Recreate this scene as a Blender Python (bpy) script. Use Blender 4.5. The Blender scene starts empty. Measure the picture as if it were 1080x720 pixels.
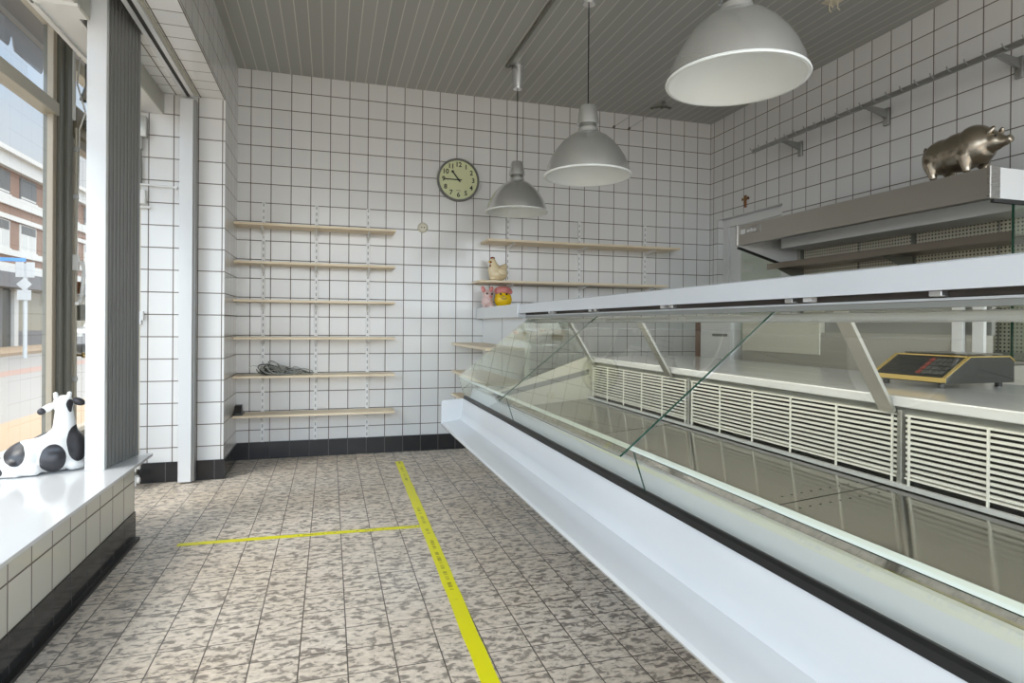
import bpy, bmesh, math, random
from mathutils import Vector, Matrix
random.seed(7)
C = bpy.context.scene.collection
R = math.radians
# ------------------------------------------------------------------ camera, sky, light, exposure
CAM_H = 1.078
th, ph, ro, FPX, V0 = R(16.78), R(-.1645), R(.4406), 637.28, 344.3
F_ = Vector((math.sin(th)*math.cos(ph), math.cos(th)*math.cos(ph), math.sin(ph)))
U2 = Vector((-math.sin(th)*math.sin(ph), -math.cos(th)*math.sin(ph), math.cos(ph)))
R2 = Vector((math.cos(th), -math.sin(th), 0))
Rr = R2*math.cos(ro) + U2*math.sin(ro)
Up = -R2*math.sin(ro) + U2*math.cos(ro)
cd = bpy.data.cameras.new('camera'); cam = bpy.data.objects.new('camera', cd); C.objects.link(cam)
cam.matrix_world = Matrix(((Rr.x, Up.x, -F_.x, 0), (Rr.y, Up.y, -F_.y, 0), (Rr.z, Up.z, -F_.z, CAM_H), (0, 0, 0, 1)))
cd.sensor_width = 36; cd.sensor_fit = 'HORIZONTAL'; cd.lens = FPX/1080*36
cd.shift_y = -(360-V0)/1080; cd.clip_start = .02; cd.clip_end = 400
bpy.context.scene.camera = cam
vs = bpy.context.scene.view_settings
vs.view_transform = 'Standard'; vs.look = 'None'; vs.gamma = 1; vs.use_curve_mapping = False
vs.exposure = 1.0
SKY_STRENGTH = 1.0
try: bpy.context.scene.cycles.caustics_reflective = False
except Exception: pass

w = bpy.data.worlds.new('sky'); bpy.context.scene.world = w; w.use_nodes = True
nt = w.node_tree; nt.nodes.clear()
def N(nt, t, **k):
    n = nt.nodes.new(t)
    for a, b in k.items(): setattr(n, a, b)
    return n
def ramp(nt, stops, interp='LINEAR'):
    n = N(nt, 'ShaderNodeValToRGB'); n.color_ramp.interpolation = interp
    e = n.color_ramp.elements
    while len(e) < len(stops): e.new(.5)
    for el, (p, c) in zip(e, stops): el.position = p; el.color = (*c, 1)
    return n
tc = N(nt, 'ShaderNodeTexCoord'); sp = N(nt, 'ShaderNodeSeparateXYZ'); nt.links.new(tc.outputs['Generated'], sp.inputs[0])
mr = N(nt, 'ShaderNodeMapRange'); mr.inputs[1].default_value = -1; nt.links.new(sp.outputs[2], mr.inputs[0])
sky = ramp(nt, [(.0, (.34, .32, .29)), (.49, (.38, .36, .33)), (.5, (.86, .90, .93)), (.56, (.70, .82, .93)), (.70, (.40, .62, .92)), (.82, (.72, .74, .74)), (1, (.78, .77, .75))])
nt.links.new(mr.outputs[0], sky.inputs[0])
cl = N(nt, 'ShaderNodeTexNoise'); cl.inputs['Scale'].default_value = 3.2; cl.inputs['Detail'].default_value = 6
nt.links.new(tc.outputs['Generated'], cl.inputs[0])
clr = ramp(nt, [(.45, (0, 0, 0)), (.68, (1, 1, 1))]); nt.links.new(cl.outputs[0], clr.inputs[0])
up = N(nt, 'ShaderNodeMapRange'); up.inputs[1].default_value = .0; up.inputs[2].default_value = .12
nt.links.new(sp.outputs[2], up.inputs[0])
cm = N(nt, 'ShaderNodeMath', operation='MULTIPLY'); nt.links.new(clr.outputs[0], cm.inputs[0]); nt.links.new(up.outputs[0], cm.inputs[1])
mx = N(nt, 'ShaderNodeMixRGB'); nt.links.new(cm.outputs[0], mx.inputs[0]); nt.links.new(sky.outputs[0], mx.inputs[1]); mx.inputs[2].default_value = (.84, .84, .84, 1)
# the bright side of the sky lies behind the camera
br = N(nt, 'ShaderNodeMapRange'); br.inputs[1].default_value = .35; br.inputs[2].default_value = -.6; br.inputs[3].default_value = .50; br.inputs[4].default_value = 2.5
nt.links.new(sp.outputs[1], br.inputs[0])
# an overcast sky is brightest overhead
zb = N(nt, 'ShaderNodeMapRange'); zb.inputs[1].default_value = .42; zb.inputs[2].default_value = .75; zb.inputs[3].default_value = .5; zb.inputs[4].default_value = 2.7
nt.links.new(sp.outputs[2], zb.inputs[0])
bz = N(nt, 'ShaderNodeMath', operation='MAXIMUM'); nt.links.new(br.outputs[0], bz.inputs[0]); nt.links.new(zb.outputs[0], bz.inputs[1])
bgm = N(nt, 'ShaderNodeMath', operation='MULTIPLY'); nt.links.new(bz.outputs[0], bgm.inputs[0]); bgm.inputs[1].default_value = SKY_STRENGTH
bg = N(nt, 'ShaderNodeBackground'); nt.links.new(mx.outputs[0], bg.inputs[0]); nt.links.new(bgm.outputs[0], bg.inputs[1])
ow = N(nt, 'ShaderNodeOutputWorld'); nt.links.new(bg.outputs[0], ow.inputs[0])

sd = bpy.data.lights.new('sun', 'SUN'); sun = bpy.data.objects.new('sun', sd); C.objects.link(sun)
sd.energy = 1.0; sd.angle = R(30); sd.color = (1, .96, .9)
sun.rotation_euler = Vector((.62, .38, -.68)).to_track_quat('-Z', 'Y').to_euler()

# ------------------------------------------------------------------ materials
M = {}
def pmat(name, col, rough=.5, metal=0, spec=.5, coat=0, bump=None, aniso=0):
    m = bpy.data.materials.new(name); m.use_nodes = True; b = m.node_tree.nodes['Principled BSDF']
    b.inputs['Base Color'].default_value = (*col, 1); b.inputs['Roughness'].default_value = rough
    b.inputs['Metallic'].default_value = metal; b.inputs['Specular IOR Level'].default_value = spec
    if coat: b.inputs['Coat Weight'].default_value = coat; b.inputs['Coat Roughness'].default_value = .08
    if bump:
        t = m.node_tree; n = N(t, 'ShaderNodeTexNoise'); n.inputs['Scale'].default_value = bump[0]
        q = N(t, 'ShaderNodeBump'); q.inputs['Strength'].default_value = bump[1]; q.inputs['Distance'].default_value = .01
        g = N(t, 'ShaderNodeTexCoord'); t.links.new(g.outputs['Object'], n.inputs[0])
        t.links.new(n.outputs[0], q.inputs['Height']); t.links.new(q.outputs[0], b.inputs['Normal'])
    M[name] = m; return m
def math_(t, op, a, b=None):
    n = N(t, 'ShaderNodeMath', operation=op)
    for i, v in enumerate((a, b)):
        if v is None: continue
        if isinstance(v, (int, float)): n.inputs[i].default_value = v
        else: t.links.new(v, n.inputs[i])
    return n.outputs[0]
def grid(t, ax, off, size, gw):
    """two world axes -> (grout mask, id vector)"""
    g = N(t, 'ShaderNodeNewGeometry'); s = N(t, 'ShaderNodeSeparateXYZ'); t.links.new(g.outputs['Position'], s.inputs[0])
    ms, ids = [], []
    for a, o in zip(ax, off):
        q = math_(t, 'DIVIDE', math_(t, 'SUBTRACT', s.outputs[a], o), size)
        fl = math_(t, 'FLOOR', q); ids.append(fl)
        fr = math_(t, 'SUBTRACT', q, fl)
        d = math_(t, 'MINIMUM', fr, math_(t, 'SUBTRACT', 1.0, fr))
        ms.append(d)
    d = math_(t, 'MINIMUM', ms[0], ms[1])
    mr = N(t, 'ShaderNodeMapRange', interpolation_type='SMOOTHSTEP'); t.links.new(d, mr.inputs[0])
    mr.inputs[1].default_value = gw/size*.38; mr.inputs[2].default_value = gw/size*.62
    mr.inputs[3].default_value = 1; mr.inputs[4].default_value = 0
    cv = N(t, 'ShaderNodeCombineXYZ'); t.links.new(ids[0], cv.inputs[0]); t.links.new(ids[1], cv.inputs[1])
    wn = N(t, 'ShaderNodeTexWhiteNoise', noise_dimensions='3D'); t.links.new(cv.outputs[0], wn.inputs[0])
    return mr.outputs[0], wn, d
def tile(name, ax, off, col=(.76, .755, .74), grout=(.13, .105, .08), gw=.0062, size=.15, rough=.12, tilt=.010, vary=.05):
    m = bpy.data.materials.new(name); m.use_nodes = True; t = m.node_tree; b = t.nodes['Principled BSDF']
    mask, wn, d = grid(t, ax, off, size, gw)
    mx = N(t, 'ShaderNodeMixRGB'); t.links.new(mask, mx.inputs[0]); mx.inputs[2].default_value = (*grout, 1)
    hv = N(t, 'ShaderNodeHueSaturation'); hv.inputs['Color'].default_value = (*col, 1)
    vv = N(t, 'ShaderNodeMapRange'); vv.inputs[3].default_value = 1-vary; vv.inputs[4].default_value = 1+vary*.4
    t.links.new(wn.outputs['Value'], vv.inputs[0]); t.links.new(vv.outputs[0], hv.inputs['Value'])
    t.links.new(hv.outputs[0], mx.inputs[1]); t.links.new(mx.outputs[0], b.inputs['Base Color'])
    rr = N(t, 'ShaderNodeMapRange'); rr.inputs[3].default_value = rough; rr.inputs[4].default_value = .8
    t.links.new(mask, rr.inputs[0]); t.links.new(rr.outputs[0], b.inputs['Roughness'])
    # every tile sits at a slightly different angle
    g = N(t, 'ShaderNodeNewGeometry'); vm = N(t, 'ShaderNodeVectorMath', operation='SUBTRACT'); t.links.new(wn.outputs['Color'], vm.inputs[0]); vm.inputs[1].default_value = (.5, .5, .5)
    sc = N(t, 'ShaderNodeVectorMath', operation='SCALE'); t.links.new(vm.outputs[0], sc.inputs[0]); sc.inputs['Scale'].default_value = tilt
    ad = N(t, 'ShaderNodeVectorMath', operation='ADD'); t.links.new(sc.outputs[0], ad.inputs[0]); t.links.new(g.outputs['Normal'], ad.inputs[1])
    nm = N(t, 'ShaderNodeVectorMath', operation='NORMALIZE'); t.links.new(ad.outputs[0], nm.inputs[0])
    bp = N(t, 'ShaderNodeBump'); bp.inputs['Strength'].default_value = .35; bp.inputs['Distance'].default_value = .003
    t.links.new(math_(t, 'SUBTRACT', 1.0, mask), bp.inputs['Height']); t.links.new(nm.outputs[0], bp.inputs['Normal'])
    t.links.new(bp.outputs[0], b.inputs['Normal'])
    M[name] = m; return m
tile('tile_xz', (0, 2), (-.604, .08))          # walls facing the camera
tile('tile_yz', (1, 2), (.009, .08))           # right wall
tile('tile_yz_left', (1, 2), (4.57, .08), vary=.05)
tile('tile_xz_pier', (0, 2), (-.716, .08))
tile('tile_xy', (0, 1), (-.702, 4.40), col=(.84, .84, .83))          # beam underside
tile('tile_plinth', (1, 2), (3.254, .135), col=(.66, .635, .55), size=.1535)
tile('tile_black', (0, 1), (-.604, .009), col=(.022, .022, .024), grout=(.10, .095, .09), gw=.004, rough=.15)
tile('tile_black_y', (1, 1), (3.254, 3.254), col=(.032, .032, .033), grout=(.09, .085, .08), gw=.004, size=.1535, rough=.15)
def floor_mat():
    m = bpy.data.materials.new('floor_tile'); m.use_nodes = True; t = m.node_tree; b = t.nodes['Principled BSDF']
    mask, wn, d = grid(t, (0, 1), (.061, 1.77), .1485, .0042)
    g = N(t, 'ShaderNodeNewGeometry')
    # each tile shows its own piece of the mottled pattern, some turned
    sc = N(t, 'ShaderNodeVectorMath', operation='SCALE'); t.links.new(wn.outputs['Color'], sc.inputs[0]); sc.inputs['Scale'].default_value = 40
    ad = N(t, 'ShaderNodeVectorMath', operation='ADD'); t.links.new(g.outputs['Position'], ad.inputs[0]); t.links.new(sc.outputs[0], ad.inputs[1])
    mp = N(t, 'ShaderNodeMapping'); mp.inputs['Rotation'].default_value = (0, 0, .5); mp.inputs['Scale'].default_value = (1, 1.7, 1); t.links.new(ad.outputs[0], mp.inputs[0])
    n1 = N(t, 'ShaderNodeTexNoise'); n1.inputs['Scale'].default_value = 25; n1.inputs['Detail'].default_value = 4; n1.inputs['Roughness'].default_value = .6; n1.inputs['Distortion'].default_value = .5
    t.links.new(mp.outputs[0], n1.inputs[0])
    n2 = N(t, 'ShaderNodeTexNoise'); n2.inputs['Scale'].default_value = 60; n2.inputs['Detail'].default_value = 3; t.links.new(g.outputs['Position'], n2.inputs[0])
    n3 = N(t, 'ShaderNodeTexNoise'); n3.inputs['Scale'].default_value = 1.1; n3.inputs['Detail'].default_value = 3; t.links.new(g.outputs['Position'], n3.inputs[0])
    r1 = ramp(t, [(.36, (.285, .255, .225)), (.44, (.39, .355, .315)), (.475, (.68, .62, .54)), (.62, (.82, .755, .67))]); t.links.new(n1.outputs[0], r1.inputs[0])
    r2 = ramp(t, [(.3, (.86, .85, .84)), (.7, (1.05, 1.05, 1.05))]); t.links.new(n2.outputs[0], r2.inputs[0])
    m1 = N(t, 'ShaderNodeMixRGB', blend_type='MULTIPLY'); m1.inputs[0].default_value = 1; t.links.new(r1.outputs[0], m1.inputs[1]); t.links.new(r2.outputs[0], m1.inputs[2])
    r3 = ramp(t, [(.35, (.93, .88, .82)), (.65, (1, 1, 1))]); t.links.new(n3.outputs[0], r3.inputs[0])
    m2 = N(t, 'ShaderNodeMixRGB', blend_type='MULTIPLY'); m2.inputs[0].default_value = 1; t.links.new(m1.outputs[0], m2.inputs[1]); t.links.new(r3.outputs[0], m2.inputs[2])
    m3 = N(t, 'ShaderNodeMixRGB'); t.links.new(mask, m3.inputs[0]); t.links.new(m2.outputs[0], m3.inputs[1]); m3.inputs[2].default_value = (.10, .085, .07, 1)
    t.links.new(m3.outputs[0], b.inputs['Base Color']); b.inputs['Roughness'].default_value = .42
    bp = N(t, 'ShaderNodeBump'); bp.inputs['Strength'].default_value = .25; bp.inputs['Distance'].default_value = .003
    t.links.new(math_(t, 'SUBTRACT', n1.outputs[0], mask), bp.inputs['Height']); t.links.new(bp.outputs[0], b.inputs['Normal'])
    M['floor'] = m
floor_mat()
def ceiling_mat():
    m = bpy.data.materials.new('ceiling_board'); m.use_nodes = True; t = m.node_tree; b = t.nodes['Principled BSDF']
    g = N(t, 'ShaderNodeNewGeometry'); s = N(t, 'ShaderNodeSeparateXYZ'); t.links.new(g.outputs['Position'], s.inputs[0])
    q = math_(t, 'DIVIDE', math_(t, 'SUBTRACT', s.outputs[0], .018), .0832); fl = math_(t, 'FLOOR', q); fr = math_(t, 'SUBTRACT', q, fl)
    mk = N(t, 'ShaderNodeMapRange'); t.links.new(fr, mk.inputs[0]); mk.inputs[1].default_value = .065; mk.inputs[2].default_value = .085; mk.inputs[3].default_value = 1; mk.inputs[4].default_value = 0
    wn = N(t, 'ShaderNodeTexWhiteNoise', noise_dimensions='1D'); t.links.new(fl, wn.inputs['W'])
    rp = ramp(t, [(0, (.35, .352, .325)), (1, (.39, .392, .365))]); t.links.new(wn.outputs[0], rp.inputs[0])
    mx = N(t, 'ShaderNodeMixRGB'); t.links.new(mk.outputs[0], mx.inputs[0]); t.links.new(rp.outputs[0], mx.inputs[1]); mx.inputs[2].default_value = (.62, .62, .56, 1)
    t.links.new(mx.outputs[0], b.inputs['Base Color']); b.inputs['Roughness'].default_value = .38
    M['ceiling'] = m
ceiling_mat()
def glass(name, tint, rough=.0, f=1.45, boost=0.0):
    m = bpy.data.materials.new(name); m.use_nodes = True; t = m.node_tree; t.nodes.clear()
    tr = N(t, 'ShaderNodeBsdfTransparent'); tr.inputs[0].default_value = (*tint, 1)
    gl = N(t, 'ShaderNodeBsdfGlossy'); gl.inputs['Roughness'].default_value = rough; gl.inputs[0].default_value = (.95, .97, .94, 1)
    fr = N(t, 'ShaderNodeFresnel'); fr.inputs[0].default_value = f
    # front faces only use the true angle; back faces of the thin sheet mirror it
    g = N(t, 'ShaderNodeNewGeometry'); ior = N(t, 'ShaderNodeMix'); ior.inputs[2].default_value = f; ior.inputs[3].default_value = f
    fac = math_(t, 'MINIMUM', math_(t, 'ADD', fr.outputs[0], boost), 1.0)
    inv = math_(t, 'SUBTRACT', 1.0, g.outputs['Backfacing'])
    fac = math_(t, 'MULTIPLY', fac, inv)
    mx = N(t, 'ShaderNodeMixShader'); t.links.new(fac, mx.inputs[0]); t.links.new(tr.outputs[0], mx.inputs[1]); t.links.new(gl.outputs[0], mx.inputs[2])
    o = N(t, 'ShaderNodeOutputMaterial'); t.links.new(mx.outputs[0], o.inputs[0])
    M[name] = m; return m
glass('window_glass', (.985, .99, .985), f=1.35)
glass('counter_glass', (.965, .958, .915), f=1.45, boost=.01)
glass('lower_glass', (.97, .97, .95), f=1.7)
glass('cabinet_glass', (.90, .93, .88), f=1.5, boost=.05)
def wood(name, c1, c2, scale=(2, 30, 30)):
    m = bpy.data.materials.new(name); m.use_nodes = True; t = m.node_tree; b = t.nodes['Principled BSDF']
    g = N(t, 'ShaderNodeTexCoord'); mp = N(t, 'ShaderNodeMapping'); mp.inputs['Scale'].default_value = scale; t.links.new(g.outputs['Object'], mp.inputs[0])
    n = N(t, 'ShaderNodeTexNoise'); n.inputs['Scale'].default_value = 2.5; n.inputs['Detail'].default_value = 5; t.links.new(mp.outputs[0], n.inputs[0])
    r = ramp(t, [(.35, c1), (.65, c2)]); t.links.new(n.outputs[0], r.inputs[0]); t.links.new(r.outputs[0], b.inputs['Base Color']); b.inputs['Roughness'].default_value = .45
    M[name] = m
wood('pine', (.74, .60, .41), (.84, .72, .53)); wood('crucifix_wood', (.16, .055, .02), (.24, .09, .03), (10, 10, 3))
wood('brown_wood', (.16, .07, .035), (.22, .10, .05))
pmat('white_enamel', (.70, .71, .715), .16, coat=.3); pmat('white_plastic', (.80, .80, .79), .3); pmat('sill_white', (.70, .71, .715), .12)
pmat('bead_paint', (.42, .365, .285), .45); pmat('cream_paint', (.66, .61, .48), .45); pmat('grey_paint', (.44, .44, .39), .4); pmat('white_paint', (.78, .78, .76), .4)
pmat('frame_dark', (.15, .15, .125), .35); pmat('frame_brown', (.26, .225, .16), .4); pmat('frame_light', (.46, .43, .35), .4); pmat('frame_steel', (.10, .10, .09), .4)
pmat('rib_grey', (.165, .165, .155), .38); pmat('rib_edge', (.30, .30, .29), .38)
pmat('black_rubber', (.012, .012, .012), .4); pmat('black_plastic', (.03, .03, .03), .35); pmat('dark_gap', (.03, .03, .028), .7)
pmat('aluminium', (.72, .73, .73), .28, 1); pmat('chrome', (.75, .75, .74), .12, 1); pmat('zinc', (.42, .42, .41), .35, 1)
pmat('brushed_aluminium', (.84, .85, .86), .26, .92); pmat('lamp_white', (.86, .88, .85), .35)
pmat('stainless', (.48, .455, .42), .27, 1); pmat('deck_steel', (.34, .325, .295), .11, 1); pmat('hood_steel', (.50, .475, .44), .33, 1)
pmat('grey_steel', (.50, .50, .47), .35, .7); pmat('grille_white', (.88, .87, .80), .3); pmat('parapet_grey', (.74, .75, .74), .5)
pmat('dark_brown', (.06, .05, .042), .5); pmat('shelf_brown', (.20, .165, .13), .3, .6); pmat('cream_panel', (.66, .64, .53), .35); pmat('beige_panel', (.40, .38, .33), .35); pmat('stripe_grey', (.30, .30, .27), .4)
pmat('seam', (.74, .80, .72), .2); pmat('glass_edge', (.004, .045, .024), .15); pmat('glass_edge_pale', (.50, .66, .56), .15)
pmat('clock_case', (.16, .16, .14), .3, .3); pmat('clock_dial', (.66, .69, .40), .45); pmat('ink', (.012, .012, .01), .5)
pmat('socket_ivory', (.68, .64, .52), .3); pmat('brass_steel', (.40, .35, .28), .26, 1); pmat('brass', (.55, .42, .2), .25, 1)
pmat('gold_trim', (.58, .42, .13), .35, .3); pmat('scale_black', (.025, .026, .024), .3); pmat('key_grey', (.11, .11, .105), .4); pmat('key_red', (.32, .07, .05), .4)
pmat('tape_yellow', (.82, .78, .0), .4); pmat('tape_ink', (.33, .29, .01), .5)
pmat('ceramic_cream', (.80, .66, .42), .2, coat=.4); pmat('ceramic_red', (.20, .03, .015), .25); pmat('ceramic_yellow', (.85, .55, .01), .25); pmat('ceramic_pink', (.62, .22, .20), .3); pmat('ceramic_pale', (.72, .52, .48), .3)
pmat('wire_grey', (.40, .41, .37), .4, .3); pmat('wire_dark', (.05, .05, .045), .5); pmat('cable_black', (.02, .02, .02), .5)
pmat('cow_white', (.80, .80, .78), .3); pmat('cow_black', (.035, .034, .038), .35)
pmat('brick', (.40, .215, .145), .9); pmat('stucco_white', (.62, .61, .58), .8); pmat('shutter_grey', (.13, .13, .13), .7); pmat('facade_grey', (.16, .155, .16), .6); pmat('shop_dark', (.07, .07, .065), .2)
pmat('shop_glass', (.30, .27, .20), .15); pmat('curtain', (.55, .55, .53), .8)
pmat('road', (.25, .24, .23), .9); pmat('pavement', (.34, .25, .17), .9); pmat('pavement_pale', (.36, .30, .24), .9); pmat('cycle_red', (.30, .20, .17), .9)
pmat('sign_blue', (.10, .32, .75), .4); pmat('sign_grey', (.50, .52, .53), .4); pmat('awning', (.25, .255, .27), .9, bump=(60, .3)); pmat('car_silver', (.45, .46, .48), .25, .6)
def brick_mat():
    m = M['brick']; t = m.node_tree; b = t.nodes['Principled BSDF']
    g = N(t, 'ShaderNodeNewGeometry'); s = N(t, 'ShaderNodeSeparateXYZ'); t.links.new(g.outputs['Position'], s.inputs[0])
    c = N(t, 'ShaderNodeCombineXYZ'); t.links.new(s.outputs[1], c.inputs[0]); t.links.new(s.outputs[2], c.inputs[1])
    k = N(t, 'ShaderNodeTexBrick'); k.inputs['Scale'].default_value = 5; k.inputs['Color1'].default_value = (.27, .145, .10, 1); k.inputs['Color2'].default_value = (.22, .115, .08, 1); k.inputs['Mortar'].default_value = (.30, .27, .23, 1); k.inputs['Mortar Size'].default_value = .02
    t.links.new(c.outputs[0], k.inputs[0]); t.links.new(k.outputs[0], b.inputs['Base Color'])
brick_mat()
def perf_mat():
    m = pmat('perforated', (.62, .58, .46), .4); t = m.node_tree; b = t.nodes['Principled BSDF']
    g = N(t, 'ShaderNodeNewGeometry'); s = N(t, 'ShaderNodeSeparateXYZ'); t.links.new(g.outputs['Position'], s.inputs[0])
    ds = []
    for a in (1, 2):
        q = math_(t, 'DIVIDE', s.outputs[a], .021); f = math_(t, 'SUBTRACT', math_(t, 'FRACT', q), .5); ds.append(math_(t, 'MULTIPLY', f, f))
    d = math_(t, 'SQRT', math_(t, 'ADD', ds[0], ds[1]))
    r = N(t, 'ShaderNodeMapRange'); t.links.new(d, r.inputs[0]); r.inputs[1].default_value = .24; r.inputs[2].default_value = .3
    mx = N(t, 'ShaderNodeMixRGB'); t.links.new(r.outputs[0], mx.inputs[0]); mx.inputs[1].default_value = (.07, .065, .05, 1); mx.inputs[2].default_value = (.64, .60, .48, 1)
    t.links.new(mx.outputs[0], b.inputs['Base Color'])
perf_mat()
def slotted_mat():
    m = pmat('slotted_metal', (.78, .78, .77), .35); t = m.node_tree; b = t.nodes['Principled BSDF']
    g = N(t, 'ShaderNodeTexCoord'); s = N(t, 'ShaderNodeSeparateXYZ'); t.links.new(g.outputs['Object'], s.inputs[0])
    f = math_(t, 'FRACT', math_(t, 'DIVIDE', s.outputs[2], .05)); a = math_(t, 'LESS_THAN', f, .5); x = math_(t, 'LESS_THAN', math_(t, 'ABSOLUTE', s.outputs[0]), .0048)
    k = math_(t, 'MULTIPLY', a, x)
    mx = N(t, 'ShaderNodeMixRGB'); t.links.new(k, mx.inputs[0]); mx.inputs[1].default_value = (.78, .78, .77, 1); mx.inputs[2].default_value = (.40, .40, .39, 1)
    t.links.new(mx.outputs[0], b.inputs['Base Color'])
slotted_mat()
def tape_mat(name, p0, d, wd, dens):
    m = pmat(name, (.82, .78, 0), .4); t = m.node_tree; b = t.nodes['Principled BSDF']
    g = N(t, 'ShaderNodeNewGeometry')
    def dot(v, off):
        n = N(t, 'ShaderNodeVectorMath', operation='DOT_PRODUCT'); t.links.new(g.outputs['Position'], n.inputs[0]); n.inputs[1].default_value = (v[0], v[1], 0)
        return math_(t, 'SUBTRACT', n.outputs['Value'], v[0]*off[0]+v[1]*off[1])
    a = dot(d, p0); c = dot((-d[1], d[0]), p0)
    def wn(step):
        q = N(t, 'ShaderNodeTexWhiteNoise', noise_dimensions='1D'); t.links.new(math_(t, 'FLOOR', math_(t, 'DIVIDE', a, step)), q.inputs['W']); return q.outputs[0]
    letter = math_(t, 'GREATER_THAN', wn(.0075), .48); word = math_(t, 'GREATER_THAN', wn(.085), .2); grp = math_(t, 'GREATER_THAN', wn(.62), 1-dens)
    row = math_(t, 'LESS_THAN', math_(t, 'ABSOLUTE', c), wd*.15)
    k = math_(t, 'MULTIPLY', math_(t, 'MULTIPLY', letter, word), math_(t, 'MULTIPLY', grp, row))
    nz = N(t, 'ShaderNodeTexNoise'); nz.inputs['Scale'].default_value = 60; t.links.new(g.outputs['Position'], nz.inputs[0])
    k = math_(t, 'MULTIPLY', k, nz.outputs[0])
    mx = N(t, 'ShaderNodeMixRGB'); t.links.new(k, mx.inputs[0]); mx.inputs[1].default_value = (.82, .78, 0, 1); mx.inputs[2].default_value = (.08, .06, .01, 1)
    t.links.new(mx.outputs[0], b.inputs['Base Color'])
def brushed(name):
    m = M[name]; t = m.node_tree; b = t.nodes['Principled BSDF']
    g = N(t, 'ShaderNodeTexCoord'); mp = N(t, 'ShaderNodeMapping'); mp.inputs['Scale'].default_value = (3, 1.5, 90); t.links.new(g.outputs['Object'], mp.inputs[0])
    n = N(t, 'ShaderNodeTexNoise'); n.inputs['Scale'].default_value = 4; n.inputs['Detail'].default_value = 4; t.links.new(mp.outputs[0], n.inputs[0])
    r = N(t, 'ShaderNodeMapRange'); t.links.new(n.outputs[0], r.inputs[0]); r.inputs[3].default_value = b.inputs['Roughness'].default_value-.08; r.inputs[4].default_value = b.inputs['Roughness'].default_value+.12
    t.links.new(r.outputs[0], b.inputs['Roughness'])
for k in ('hood_steel', 'stainless'): brushed(k)

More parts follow.
